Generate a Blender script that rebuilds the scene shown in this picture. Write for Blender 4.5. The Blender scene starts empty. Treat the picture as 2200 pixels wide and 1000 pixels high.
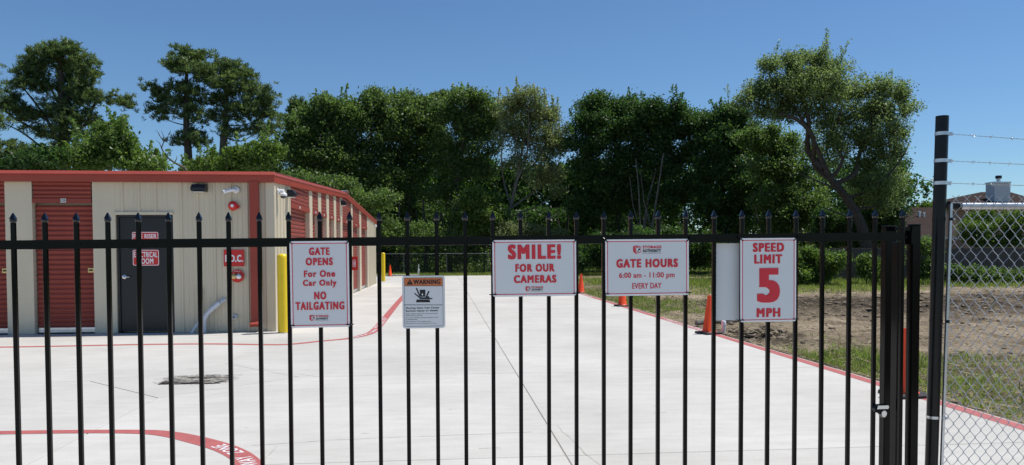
import bpy, math, random
import numpy as np
from mathutils import Vector, Matrix
random.seed(7); RNG = np.random.default_rng(11)
C = bpy.context.scene.collection
S = bpy.context.scene

# ------------------------------------------------------------------ camera, sky, sun, exposure
FOC, CX, CY, H = 1600.0, 1100.0, 590.0, 1.52            # photograph frame 2200 x 1000
PITCH, ROLL, YAW = -math.radians(1.75), 0.004, -math.atan(148 / 1600)
def cam_basis():
    fw = np.array([-math.sin(YAW) * math.cos(PITCH), math.cos(YAW) * math.cos(PITCH), math.sin(PITCH)])
    rt = np.array([math.cos(YAW), math.sin(YAW), 0]); up = np.cross(rt, fw)
    return fw, rt * math.cos(ROLL) - up * math.sin(ROLL), up * math.cos(ROLL) + rt * math.sin(ROLL)
FW, RT, UP = cam_basis()
cd = bpy.data.cameras.new('camera'); cd.sensor_width = 36; cd.lens = FOC / 2200 * 36
cd.shift_y = (CY - 500) / 2200; cd.clip_start = .05; cd.clip_end = 2000
co = bpy.data.objects.new('camera', cd); C.objects.link(co); S.camera = co
co.matrix_world = Matrix(((RT[0], UP[0], -FW[0], 0), (RT[1], UP[1], -FW[1], 0), (RT[2], UP[2], -FW[2], H), (0, 0, 0, 1)))
SUN_EL, SUN_AZ = 65.5, 76.0            # azimuth clockwise from +Y (down the driveway)
w = bpy.data.worlds.new('World'); S.world = w; w.use_nodes = True
nt = w.node_tree; bg = nt.nodes['Background']
sky = nt.nodes.new('ShaderNodeTexSky'); sky.sky_type = 'NISHITA'; sky.sun_disc = False
sky.sun_elevation = math.radians(SUN_EL); sky.sun_rotation = math.radians(SUN_AZ)
sky.air_density = 1.0; sky.dust_density = 0.0; sky.ozone_density = 4.0; sky.altitude = 0
tn = nt.nodes.new('ShaderNodeMix'); tn.data_type = 'RGBA'; tn.blend_type = 'MULTIPLY'; tn.inputs[0].default_value = 1
tn.inputs[7].default_value = (.70, .87, 1.0, 1)         # a slightly deeper blue over the whole sky
nt.links.new(sky.outputs[0], tn.inputs[6]); nt.links.new(tn.outputs[2], bg.inputs[0]); bg.inputs[1].default_value = .106
sl = bpy.data.lights.new('sun', 'SUN'); sl.energy = 4.8; sl.angle = math.radians(.53); sl.color = (1, .965, .91)
so = bpy.data.objects.new('sun', sl); C.objects.link(so)
sd = Vector((math.sin(math.radians(SUN_AZ)) * math.cos(math.radians(SUN_EL)), math.cos(math.radians(SUN_AZ)) * math.cos(math.radians(SUN_EL)), math.sin(math.radians(SUN_EL))))
so.rotation_euler = sd.to_track_quat('Z', 'Y').to_euler(); so.location = sd * 60
S.view_settings.view_transform = 'Standard'; S.view_settings.look = 'None'
S.view_settings.exposure = 0; S.view_settings.gamma = 1; S.view_settings.use_curve_mapping = False
S.render.engine = 'CYCLES'; S.cycles.max_bounces = 8; S.cycles.diffuse_bounces = 3; S.cycles.transparent_max_bounces = 8
S.cycles.use_denoising = True

# a bearing read off the photograph -> a point of the place, at a known depth or on the ground
def ray(px, py): return FW + RT * (px - CX) / FOC + UP * (CY - py) / FOC
def at(px, py, Y):
    d = ray(px, py); t = Y / d[1]; return Vector((t * d[0], Y, H + t * d[2]))
def gnd(px, py, z=0):
    d = ray(px, py); t = (z - H) / d[2]; return Vector((t * d[0], t * d[1], z))

# ------------------------------------------------------------------ materials
def mat(name, col, rough=.6, metal=0, var=.0, scale=8, bump=0, bscale=60, spec=.5, col2=None, stretch=None, trans=0, coat=0):
    m = bpy.data.materials.new(name); m.use_nodes = True; n = m.node_tree; p = n.nodes['Principled BSDF']
    p.inputs['Base Color'].default_value = (*col, 1); p.inputs['Roughness'].default_value = rough
    p.inputs['Metallic'].default_value = metal; p.inputs['Specular IOR Level'].default_value = spec
    if coat: p.inputs['Coat Weight'].default_value = coat; p.inputs['Coat Roughness'].default_value = .08
    tc = n.nodes.new('ShaderNodeTexCoord'); mp = n.nodes.new('ShaderNodeMapping'); n.links.new(tc.outputs['Object'], mp.inputs[0])
    if stretch: mp.inputs['Scale'].default_value = stretch
    if var or col2:
        no = n.nodes.new('ShaderNodeTexNoise'); no.inputs['Scale'].default_value = scale; no.inputs['Detail'].default_value = 6
        no.inputs['Roughness'].default_value = .65
        n.links.new(mp.outputs[0], no.inputs['Vector'])
        r = n.nodes.new('ShaderNodeValToRGB'); n.links.new(no.outputs['Fac'], r.inputs[0])
        c2 = col2 or tuple(c * (1 - var) for c in col)
        c1 = tuple(min(1, c * (1 + var)) for c in col) if not col2 else col
        r.color_ramp.elements[0].position = .32; r.color_ramp.elements[1].position = .68
        r.color_ramp.elements[0].color = (*c2, 1); r.color_ramp.elements[1].color = (*c1, 1)
        n.links.new(r.outputs[0], p.inputs['Base Color'])
    if bump:
        nb = n.nodes.new('ShaderNodeTexNoise'); nb.inputs['Scale'].default_value = bscale; nb.inputs['Detail'].default_value = 4
        n.links.new(mp.outputs[0], nb.inputs['Vector'])
        b = n.nodes.new('ShaderNodeBump'); b.inputs['Strength'].default_value = bump; b.inputs['Distance'].default_value = .01
        n.links.new(nb.outputs['Fac'], b.inputs['Height']); n.links.new(b.outputs[0], p.inputs['Normal'])
    return m
M = {}
M['tan'] = mat('tan_metal', (.63, .55, .405), .42, var=.04, scale=1.5, stretch=(2, 2, .5), bump=.02)
M['red_metal'] = mat('red_metal', (.33, .060, .040), .45, var=.07, scale=2, bump=.02)
M['red_door'] = mat('red_door_metal', (.275, .056, .040), .5, var=.10, scale=2.5, bump=.03)
for k_ in ('red_metal', 'red_door'): M[k_].node_tree.nodes['Principled BSDF'].inputs['Specular IOR Level'].default_value = .28
M['black_door'] = mat('black_door_paint', (.0075, .0085, .011), .42, var=.2, scale=1.5, bump=.03)
M['black'] = mat('gloss_black_paint', (.0035, .0035, .004), .14, var=.3, scale=6, bump=.012, bscale=60, spec=.15)
M['black_cast'] = mat('black_cast_finial', (.004, .004, .005), .12, spec=.6)
M['black_pipe'] = mat('black_pipe_paint', (.006, .006, .007), .30, var=.4, scale=9, bump=.05, bscale=90, spec=.3)
M['black_rub'] = mat('black_rubber', (.02, .02, .021), .7, var=.3)
M['galv'] = mat('galvanised_steel', (.62, .64, .66), .36, metal=.85, var=.14, scale=14, bump=.03)
M['galv_old'] = mat('weathered_galvanised_steel', (.20, .21, .21), .6, metal=.5, var=.2, scale=14)
M['wire'] = mat('fence_wire', (.52, .53, .54), .42, metal=.75, var=.2, scale=20)
M['alum'] = mat('brushed_aluminium', (.72, .73, .74), .3, metal=.9, var=.08, scale=10)
M['white'] = mat('white_plastic', (.78, .79, .80), .45, var=.03)
M['plate'] = mat('sign_plate_white', (.72, .73, .73), .45, var=.02, scale=3)
M['plate_edge'] = mat('sign_edge_white', (.86, .83, .83), .42, var=.03, scale=9)
M['sign_red'] = mat('sign_red_ink', (.66, .030, .045), .5, var=.05)
M['sign_dark'] = mat('sign_dark_ink', (.007, .008, .014), .5, var=.1)
M['sign_orange'] = mat('sign_orange_ink', (.62, .17, .045), .5, var=.05)
M['fire_red'] = mat('fire_red_paint', (.62, .02, .018), .38, var=.05)
M['fire_white'] = mat('fire_white_ink', (.85, .85, .86), .5, var=.02)
M['yellow'] = mat('yellow_bollard_sleeve', (.86, .60, .012), .38, var=.05, scale=4)
M['orange'] = mat('orange_cone_plastic', (.92, .080, .012), .42, var=.06, scale=6)
M['brass'] = mat('brass', (.60, .44, .20), .3, metal=.9, var=.1)
M['pvc'] = mat('grey_white_pvc', (.58, .61, .66), .45, var=.06)
M['curb_red'] = mat('red_lane_paint', (.43, .115, .105), .65, var=.10, scale=7, bump=.1, bscale=90)
M['curb_white'] = mat('white_stencil_paint', (.80, .80, .79), .6, var=.04)
M['dark'] = mat('dark_gap', (.012, .012, .012), .8)
M['joint'] = mat('joint_sand', (.42, .39, .34), .95, var=.25, scale=9)
M['roofmetal'] = mat('galvalume_roof', (.55, .57, .58), .35, metal=.7, var=.06)
M['lens'] = mat('dark_glass', (.01, .01, .012), .08, spec=.8)

def concrete():
    m = bpy.data.materials.new('broomed_concrete'); m.use_nodes = True; n = m.node_tree; p = n.nodes['Principled BSDF']
    p.inputs['Roughness'].default_value = .82; p.inputs['Specular IOR Level'].default_value = .3
    g = n.nodes.new('ShaderNodeNewGeometry')
    def noise(scale, sc, det=5, ro=.6):
        mp = n.nodes.new('ShaderNodeMapping'); mp.inputs['Scale'].default_value = sc; n.links.new(g.outputs['Position'], mp.inputs[0])
        t = n.nodes.new('ShaderNodeTexNoise'); t.inputs['Scale'].default_value = scale; t.inputs['Detail'].default_value = det
        t.inputs['Roughness'].default_value = ro; n.links.new(mp.outputs[0], t.inputs['Vector']); return t
    def ramp(src, a, b, ca, cb):
        r = n.nodes.new('ShaderNodeValToRGB'); n.links.new(src.outputs['Fac'], r.inputs[0])
        r.color_ramp.elements[0].position = a; r.color_ramp.elements[1].position = b
        r.color_ramp.elements[0].color = (*ca, 1); r.color_ramp.elements[1].color = (*cb, 1); return r
    base = ramp(noise(.55, (1, 1, 1), 7, .62), .3, .7, (.520, .500, .456), (.645, .622, .575))
    streak = ramp(noise(1.6, (1, 4.5, 1), 8, .72), .34, .62, (.90, .895, .885), (1, 1, 1))
    fine = ramp(noise(38, (1, 2.2, 1), 4, .8), .3, .6, (.93, .93, .93), (1.0, 1.0, 1.0))
    spots = ramp(noise(5.5, (1, 1.6, 1), 3, .5), .24, .30, (.84, .825, .80), (1, 1, 1))
    prev = base
    for x in (streak, fine, spots):
        mx = n.nodes.new('ShaderNodeMix'); mx.data_type = 'RGBA'; mx.blend_type = 'MULTIPLY'; mx.inputs[0].default_value = 1
        n.links.new(prev.outputs[0] if prev is base else prev.outputs[2], mx.inputs[6]); n.links.new(x.outputs[0], mx.inputs[7]); prev = mx
    oi = n.nodes.new('ShaderNodeObjectInfo'); mr = n.nodes.new('ShaderNodeMapRange'); n.links.new(oi.outputs['Random'], mr.inputs[0])
    mr.inputs[3].default_value = .94; mr.inputs[4].default_value = 1.0
    mx = n.nodes.new('ShaderNodeMix'); mx.data_type = 'RGBA'; mx.blend_type = 'MULTIPLY'; mx.inputs[0].default_value = 1
    n.links.new(prev.outputs[2], mx.inputs[6]); n.links.new(mr.outputs[0], mx.inputs[7]); n.links.new(mx.outputs[2], p.inputs['Base Color'])
    b = n.nodes.new('ShaderNodeBump'); b.inputs['Strength'].default_value = .12; b.inputs['Distance'].default_value = .004
    n.links.new(noise(25, (1, 6, 1), 6, .7).outputs['Fac'], b.inputs['Height']); n.links.new(b.outputs[0], p.inputs['Normal'])
    return m
M['concrete'] = concrete()

def leafmat(name, dark, light, warm, trans=.28, rough=.45):
    m = bpy.data.materials.new(name); m.use_nodes = True; n = m.node_tree; p = n.nodes['Principled BSDF']
    a = n.nodes.new('ShaderNodeAttribute'); a.attribute_name = 'tint'
    r = n.nodes.new('ShaderNodeValToRGB'); n.links.new(a.outputs['Fac'], r.inputs[0])
    e = r.color_ramp.elements; e[0].position = 0; e[0].color = (*dark, 1); e[1].position = .75; e[1].color = (*light, 1)
    k = e.new(1.0); k.color = (*warm, 1)
    n.links.new(r.outputs[0], p.inputs['Base Color']); p.inputs['Roughness'].default_value = rough; p.inputs['Specular IOR Level'].default_value = .4
    t = n.nodes.new('ShaderNodeBsdfTranslucent'); gn = n.nodes.new('ShaderNodeMix'); gn.data_type = 'RGBA'; gn.blend_type = 'MULTIPLY'; gn.inputs[0].default_value = 1
    gn.inputs[7].default_value = (1.9, 2.0, 1.3, 1); n.links.new(r.outputs[0], gn.inputs[6]); n.links.new(gn.outputs[2], t.inputs[0])
    mx = n.nodes.new('ShaderNodeMixShader'); mx.inputs[0].default_value = trans
    n.links.new(p.outputs[0], mx.inputs[1]); n.links.new(t.outputs[0], mx.inputs[2])
    n.links.new(mx.outputs[0], n.nodes['Material Output'].inputs[0]); return m
M['leaf_pine'] = leafmat('pine_needles', (.040, .072, .026), (.135, .190, .066), (.24, .28, .11), .42)
M['leaf_dark'] = leafmat('dark_oak_leaves', (.020, .050, .012), (.074, .142, .036), (.14, .21, .06), .45)
M['leaf_mid'] = leafmat('mid_green_leaves', (.044, .082, .022), (.135, .205, .062), (.23, .28, .10), .5)
M['leaf_pale'] = leafmat('willow_grey_leaves', (.10, .125, .052), (.235, .275, .125), (.32, .34, .18), .42)
M['leaf_bright'] = leafmat('bright_green_leaves', (.050, .092, .018), (.135, .215, .045), (.23, .29, .07), .42)
M['leaf_oak'] = leafmat('oak_leaves', (.075, .110, .040), (.195, .260, .105), (.31, .35, .16), .5)
M['grass'] = leafmat('grass_blades', (.085, .115, .030), (.21, .27, .070), (.36, .33, .15), .5, .6)
M['bark'] = mat('bark', (.085, .070, .055), .9, col2=(.030, .025, .020), scale=5, stretch=(2, 2, .5), bump=.5, bscale=12)
M['bark_pale'] = mat('pale_bark', (.20, .185, .155), .9, col2=(.07, .062, .05), scale=5, stretch=(2, 2, .5), bump=.5, bscale=12)

def soilmat():
    m = bpy.data.materials.new('churned_soil'); m.use_nodes = True; n = m.node_tree; p = n.nodes['Principled BSDF']
    p.inputs['Roughness'].default_value = .95; p.inputs['Specular IOR Level'].default_value = .15
    g = n.nodes.new('ShaderNodeNewGeometry')
    def noise(s, sc, det=8, ro=.65):
        mp = n.nodes.new('ShaderNodeMapping'); mp.inputs['Scale'].default_value = sc; n.links.new(g.outputs['Position'], mp.inputs[0])
        t = n.nodes.new('ShaderNodeTexNoise'); t.inputs['Scale'].default_value = s; t.inputs['Detail'].default_value = det; t.inputs['Roughness'].default_value = ro
        n.links.new(mp.outputs[0], t.inputs['Vector']); return t
    r = n.nodes.new('ShaderNodeValToRGB'); n.links.new(noise(.9, (1, 1, 1)).outputs['Fac'], r.inputs[0])
    e = r.color_ramp.elements; e[0].position = .30; e[0].color = (.135, .100, .066, 1); e[1].position = .62; e[1].color = (.54, .44, .31, 1)
    a = n.nodes.new('ShaderNodeAttribute'); a.attribute_name = 'mud'
    d = n.nodes.new('ShaderNodeValToRGB'); n.links.new(noise(2.2, (1, 1, 1)).outputs['Fac'], d.inputs[0])
    d.color_ramp.elements[0].color = (.045, .036, .027, 1); d.color_ramp.elements[1].color = (.19, .15, .105, 1); d.color_ramp.elements[0].position = .35; d.color_ramp.elements[1].position = .7
    ad = n.nodes.new('ShaderNodeMath'); ad.operation = 'MULTIPLY_ADD'; n.links.new(noise(2.6, (1, 1, 1), 10, .75).outputs['Fac'], ad.inputs[0]); ad.inputs[1].default_value = 2.4
    sb = n.nodes.new('ShaderNodeMath'); sb.operation = 'MULTIPLY_ADD'; n.links.new(a.outputs['Fac'], sb.inputs[0]); sb.inputs[1].default_value = 2.2; sb.inputs[2].default_value = -1.75
    n.links.new(sb.outputs[0], ad.inputs[2]); ad.use_clamp = True
    mx = n.nodes.new('ShaderNodeMix'); mx.data_type = 'RGBA'; n.links.new(ad.outputs[0], mx.inputs[0]); n.links.new(r.outputs[0], mx.inputs[6]); n.links.new(d.outputs[0], mx.inputs[7])
    a2 = n.nodes.new('ShaderNodeAttribute'); a2.attribute_name = 'turf'
    m2 = n.nodes.new('ShaderNodeMix'); m2.data_type = 'RGBA'; n.links.new(a2.outputs['Fac'], m2.inputs[0]); n.links.new(mx.outputs[2], m2.inputs[6])
    m2.inputs[7].default_value = (.125, .118, .052, 1); n.links.new(m2.outputs[2], p.inputs['Base Color'])
    fr = n.nodes.new('ShaderNodeValToRGB'); n.links.new(noise(14, (1, 1, 1), 10, .8).outputs['Fac'], fr.inputs[0]); fr.color_ramp.elements[0].position = .38; fr.color_ramp.elements[1].position = .58
    fr.color_ramp.elements[0].color = (.50, .47, .44, 1); fr.color_ramp.elements[1].color = (1.12, 1.1, 1.08, 1)
    m3 = n.nodes.new('ShaderNodeMix'); m3.data_type = 'RGBA'; m3.blend_type = 'MULTIPLY'; m3.inputs[0].default_value = 1; n.links.new(m2.outputs[2], m3.inputs[6]); n.links.new(fr.outputs[0], m3.inputs[7]); n.links.new(m3.outputs[2], p.inputs['Base Color'])
    b = n.nodes.new('ShaderNodeBump'); b.inputs['Strength'].default_value = 1.0; b.inputs['Distance'].default_value = .14
    n.links.new(noise(7, (1, 1, 1), 10, .75).outputs['Fac'], b.inputs['Height']); n.links.new(b.outputs[0], p.inputs['Normal'])
    return m
M['soil'] = soilmat()
M['ground'] = mat('far_ground', (.10, .115, .045), .95, col2=(.13, .10, .06), scale=.4)
M['straw'] = mat('straw', (.42, .35, .22), .9, col2=(.20, .16, .10), scale=3)
M['clod'] = mat('soil_clod', (.26, .205, .14), .95, col2=(.10, .078, .054), scale=3, bump=.6, bscale=30)
M['mud'] = mat('dried_mud', (.075, .062, .052), .95, col2=(.02, .017, .015), scale=20)
M['wood'] = mat('weathered_wood', (.115, .10, .085), .9, col2=(.05, .043, .036), scale=4, stretch=(6, 6, .6), bump=.3)
M['shingle'] = mat('brown_shingles', (.050, .031, .024), .95, col2=(.026, .017, .014), scale=3, bump=.4, bscale=20, spec=.12)
M['siding'] = mat('grey_siding', (.66, .66, .66), .7, var=.04)
M['brick_wall'] = mat('house_wall', (.22, .15, .11), .9, var=.15)
M['trim'] = mat('house_fascia', (.50, .48, .46), .7, var=.05)

# ------------------------------------------------------------------ mesh helpers
class MB:
    def __init__(s): s.v = []; s.f = []
    def add(s, vs, fs):
        k = len(s.v); s.v += [tuple(v) for v in vs]; s.f += [tuple(i + k for i in f) for f in fs]; return s
    def box(s, x0, x1, y0, y1, z0, z1):
        return s.add([(x0, y0, z0), (x1, y0, z0), (x1, y1, z0), (x0, y1, z0), (x0, y0, z1), (x1, y0, z1), (x1, y1, z1), (x0, y1, z1)],
                     [(0, 3, 2, 1), (4, 5, 6, 7), (0, 1, 5, 4), (1, 2, 6, 5), (2, 3, 7, 6), (3, 0, 4, 7)])
    def bbox(s, x0, x1, y0, y1, z0, z1, b=.003):       # box with chamfered vertical edges and top
        pts = lambda e: [(x0 + e, y0), (x1 - e, y0), (x1, y0 + e), (x1, y1 - e), (x1 - e, y1), (x0 + e, y1), (x0, y1 - e), (x0, y0 + e)]
        o = pts(b); ins = [(min(max(x, x0 + b), x1 - b), min(max(y, y0 + b), y1 - b)) for x, y in o]
        vs = [(x, y, z0) for x, y in o] + [(x, y, z1 - b) for x, y in o] + [(x, y, z1) for x, y in ins]
        fs = [tuple(range(7, -1, -1)), tuple(range(16, 24))]
        for i in range(8):
            j = (i + 1) % 8; fs += [(i, j, 8 + j, 8 + i), (8 + i, 8 + j, 16 + j, 16 + i)]
        return s.add(vs, fs)
    def tube(s, pts, rad, n=8, cap=True):
        pts = [Vector(p) for p in pts]; rad = rad if hasattr(rad, '__len__') else [rad] * len(pts)
        vs = []; prev = None
        for i, p in enumerate(pts):
            d = (pts[min(i + 1, len(pts) - 1)] - pts[max(i - 1, 0)]).normalized()
            if prev is None: a = d.orthogonal().normalized()
            else:
                a = prev - d * prev.dot(d)
                a = a.normalized() if a.length > 1e-5 else d.orthogonal().normalized()
            prev = a; b = d.cross(a)
            for k in range(n):
                t = 2 * math.pi * k / n; vs.append(p + (a * math.cos(t) + b * math.sin(t)) * rad[i])
        fs = [(i * n + k, i * n + (k + 1) % n, (i + 1) * n + (k + 1) % n, (i + 1) * n + k) for i in range(len(pts) - 1) for k in range(n)]
        if cap: fs += [tuple(range(n - 1, -1, -1)), tuple((len(pts) - 1) * n + k for k in range(n))]
        return s.add(vs, fs)
    def lathe(s, prof, n=24, c=(0, 0, 0), axis='z'):
        vs = []
        for r, h in prof:
            for k in range(n):
                t = 2 * math.pi * k / n; a, b = r * math.cos(t), r * math.sin(t)
                vs.append((c[0] + a, c[1] + b, c[2] + h) if axis == 'z' else (c[0] + a, c[1] - h, c[2] + b) if axis == 'y' else (c[0] + h, c[1] + a, c[2] + b))
        m = len(prof)
        fs = [(i * n + k, i * n + (k + 1) % n, (i + 1) * n + (k + 1) % n, (i + 1) * n + k) for i in range(m - 1) for k in range(n)]
        fs += [tuple(range(n - 1, -1, -1)), tuple((m - 1) * n + k for k in range(n))]
        return s.add(vs, fs)
    def prism(s, poly, y0, y1):        # polygon in x,z extruded along y
        n = len(poly); vs = [(x, y0, z) for x, z in poly] + [(x, y1, z) for x, z in poly]
        return s.add(vs, [tuple(range(n)), tuple(range(2 * n - 1, n - 1, -1))] + [((i + 1) % n, i, n + i, n + (i + 1) % n) for i in range(n)])
    def slab(s, poly, z0, z1):
        n = len(poly); vs = [(x, y, z0) for x, y in poly] + [(x, y, z1) for x, y in poly]
        return s.add(vs, [tuple(range(n - 1, -1, -1)), tuple(range(n, 2 * n))] + [(i, (i + 1) % n, n + (i + 1) % n, n + i) for i in range(n)])
    def mesh(s, name, smooth=False):
        me = bpy.data.meshes.new(name); me.from_pydata(s.v, [], s.f); me.update()
        if smooth: me.polygons.foreach_set('use_smooth', [True] * len(me.polygons)); me.set_sharp_from_angle(angle=math.radians(38))
        return me
def link(name, me, m=None, parent=None, loc=None):
    o = bpy.data.objects.new(name, me); C.objects.link(o)
    if m is not None:
        if not me.materials: me.materials.append(m)
    if parent is not None:
        o.parent = parent
    if loc is not None: o.location = loc
    return o
def put(name, mb, m, parent=None, smooth=False, loc=None): return link(name, mb.mesh(name, smooth), m, parent, loc)
def tag(o, label=None, cat=None, group=None, kind=None):
    if label: o['label'] = label
    if cat: o['category'] = cat
    if group: o['group'] = group
    if kind: o['kind'] = kind
    return o
def thing(name, label, cat, loc=(0, 0, 0), group=None, rot=(0, 0, 0)):
    o = bpy.data.objects.new(name, None); C.objects.link(o); o.location = loc; o.rotation_euler = rot; o.empty_display_size = .2
    return tag(o, label, cat, group)
def copy_tree(o, parent=None):
    kids = [c for c in o.children]
    c = o.copy(); C.objects.link(c); c.parent = parent
    for k in kids: copy_tree(k, c)
    return c
def fastmesh(name, co, quads, tint=None):
    me = bpy.data.meshes.new(name); n, q = len(co), len(quads); k = quads.shape[1]
    me.vertices.add(n); me.vertices.foreach_set('co', np.ascontiguousarray(co, dtype=np.float32).ravel())
    me.loops.add(q * k); me.loops.foreach_set('vertex_index', np.ascontiguousarray(quads, dtype=np.int32).ravel())
    me.polygons.add(q); me.polygons.foreach_set('loop_start', np.arange(0, q * k, k, dtype=np.int32))
    me.update(calc_edges=True)
    if tint is not None:
        a = me.attributes.new('tint', 'FLOAT', 'POINT'); a.data.foreach_set('value', np.ascontiguousarray(tint, dtype=np.float32))
    return me

# ------------------------------------------------------------------ lettering (built from the default font's outlines)
def glyphs(s, bold, track):
    c = bpy.data.curves.new('lettering', 'FONT'); c.body = s; c.size = 1; c.space_character = track; c.resolution_u = 4; c.fill_mode = 'FRONT'
    o = bpy.data.objects.new('lettering', c); C.objects.link(o)
    me = bpy.data.meshes.new_from_object(o.evaluated_get(bpy.context.evaluated_depsgraph_get()))
    n = len(me.vertices); v = np.zeros(n * 3); me.vertices.foreach_get('co', v); v = v.reshape(-1, 3)[:, :2]
    f = [tuple(p.vertices) for p in me.polygons]
    bpy.data.objects.remove(o); bpy.data.curves.remove(c); bpy.data.meshes.remove(me)
    offs = [(0, 0)]
    if bold > 0:
        if bold > .05: offs = [(bold * a / 5, bold * b) for a in range(-5, 6) for b in (-1, 0, 1)]
        for r in ([] if bold > .05 else [bold]):
            offs += [(r * a, r * b) for a, b in ((-1, -1), (0, -1), (1, -1), (1, 0), (1, 1), (0, 1), (-1, 1), (-1, 0))]
    V, F = [], []
    for k, (a, b) in enumerate(offs):
        base = len(V) * 1
        V += [(x + a, y + b * .45, k) for x, y in v]; F += [tuple(i + base for i in q) for q in f]
    return np.array(V), F
def lettering(name, s, box, m, parent, y, bold=.05, track=0, to=None, eps=.00012, flip=False):
    """box = (x0, z0, x1, z1) in the parent's frame; drawn on the plane y, facing -y"""
    V, F = glyphs(s, bold, track or (1.04 + 3.2 * bold))
    x0, x1, z0, z1 = V[:, 0].min(), V[:, 0].max(), V[:, 1].min(), V[:, 1].max()
    X = box[0] + (V[:, 0] - x0) / (x1 - x0) * (box[2] - box[0]); Z = box[1] + (V[:, 1] - z0) / (z1 - z0) * (box[3] - box[1])
    if to: pts = [to(a, b, k * eps) for a, b, k in zip(X, Z, V[:, 2])]
    else: pts = [(a, y - k * eps, b) for a, b, k in zip(X, Z, V[:, 2])]
    me = bpy.data.meshes.new(name); me.from_pydata(pts, [], F); me.update()
    return link(name, me, m, parent)
def rrect(x0, z0, x1, z1, r, n=5):
    out = []
    for cx, cz, a0 in ((x1 - r, z1 - r, 0), (x0 + r, z1 - r, 90), (x0 + r, z0 + r, 180), (x1 - r, z0 + r, 270)):
        for i in range(n + 1):
            a = math.radians(a0 + 90 * i / n); out.append((cx + r * math.cos(a), cz + r * math.sin(a)))
    return out
def ring(mb, outer, inner, y):
    n = len(outer); mb.add([(x, y, z) for x, z in outer] + [(x, y, z) for x, z in inner], [((i + 1) % n, i, n + i, n + (i + 1) % n) for i in range(n)])
def flat(mb, poly, y): mb.add([(x, y, z) for x, z in poly], [tuple(range(len(poly) - 1, -1, -1))])

# ------------------------------------------------------------------ ground
big = MB(); big.add([(-600, -200, -.09), (600, -200, -.09), (600, 1200, -.09), (-600, 1200, -.09)], [(0, 1, 2, 3)])
tag(put('ground', big, M['ground']), kind='structure')

# driveway: a base sheet with separate concrete slabs, joints left open between them
drive = bpy.data.objects.new('driveway', None); C.objects.link(drive); tag(drive, kind='structure')
jb = MB().add([(-40, -12, -.008), (5.02, -12, -.008), (5.02, 47.6, -.008), (-40, 47.6, -.008)], [(0, 1, 2, 3)])
put('joint_bed', jb, M['joint'], drive)
def slab(poly, g=.005):
    P = [Vector((x, y, 0)) for x, y in poly]; c = sum(P, Vector()) / len(P); n = len(P); out = []
    for i in range(n):       # inset every corner along both its edges
        a, b, d = P[i - 1], P[i], P[(i + 1) % n]
        e1, e2 = (b - a).normalized(), (d - b).normalized()
        n1, n2 = Vector((-e1.y, e1.x, 0)), Vector((-e2.y, e2.x, 0)); k = 1 + n1.dot(n2)
        q = b + (n1 + n2) * (g / max(k, .2)); out.append((q.x, q.y))
    mb = MB(); n = len(out); e = .004
    mb.add([(x, y, -.05) for x, y in out] + [(x, y, -e) for x, y in out] + [(x + (c.x - x) * e / 2, y + (c.y - y) * e / 2, 0) for x, y in out],
           [tuple(range(2 * n, 3 * n))] + [(i, (i + 1) % n, n + (i + 1) % n, n + i) for i in range(n)] + [(n + i, n + (i + 1) % n, 2 * n + (i + 1) % n, 2 * n + i) for i in range(n)])
    put('concrete_slab', mb, M['concrete'], drive)
YL = [-12, -7.3, -2.7, 1.3, 5.44, 9.25, 14.15, 18.8, 23.4, 28.0, 32.6, 37.2, 40.4, 43.9, 47.7]
for i in range(len(YL) - 1):
    y0, y1 = YL[i], YL[i + 1]
    slab([(.9, y0), (5.03, y0), (5.03, y1), (.9, y1)], .006)
    jx = .9
    if y0 == 5.44: slab([(-3, y0), (jx, y0), (jx, y1), (-1.76, y1), (-3, 8.1)], .006)
    elif y0 == 9.25: slab([(-1.76, y0), (jx, y0), (jx, y1), (-3, y1), (-3, 10.5)], .006)
    else: slab([(-3, y0), (jx, y0), (jx, y1), (-3, y1)] if y1 < 15 or y0 > 14.1 else [(-3, y0), (jx, y0), (jx, y1), (-3, y1)], .006)
slab([(-3, 8.1), (-1.76, 9.25), (-3, 10.5), (-4.2, 9.25)])
for x0, x1 in ((-7.6, -3), (-12.2, -7.6), (-16.8, -12.2), (-40, -16.8)):
    for i in range(len(YL) - 1):
        y0, y1 = YL[i], YL[i + 1]
        if y0 > 14 and x1 < -3.2 and y1 < 38: continue
        if y0 == 14.15 or (y0 > 14.2 and y1 <= 37.2): pass
        if x1 == -3 and y0 == 5.44: slab([(x0, y0), (x1, y0), (x1, 8.1), (-4.2, y1), (x0, y1)])
        elif x1 == -3 and y0 == 9.25: slab([(x0, y0), (-4.2, y0), (x1, 10.5), (x1, y1), (x0, y1)])
        elif y0 < 14 or y0 > 37: slab([(x0, y0), (x1, y0), (x1, y1), (x0, y1)])
        else: slab([(max(x0, -3.3), y0), (x1, y0), (x1, y1), (max(x0, -3.3), y1)])
for x0, x1 in ((-16.8, -12.2), (-12.2, -7.6), (-7.6, -3.3)): slab([(x0, 14.15), (x1, 14.15), (x1, 14.72), (x0, 14.72)])
# far raised pad behind the building
put('kerb', MB().box(-12, -1.55, 47.75, 48.9, -.05, .07), M['concrete'], drive)
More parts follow.
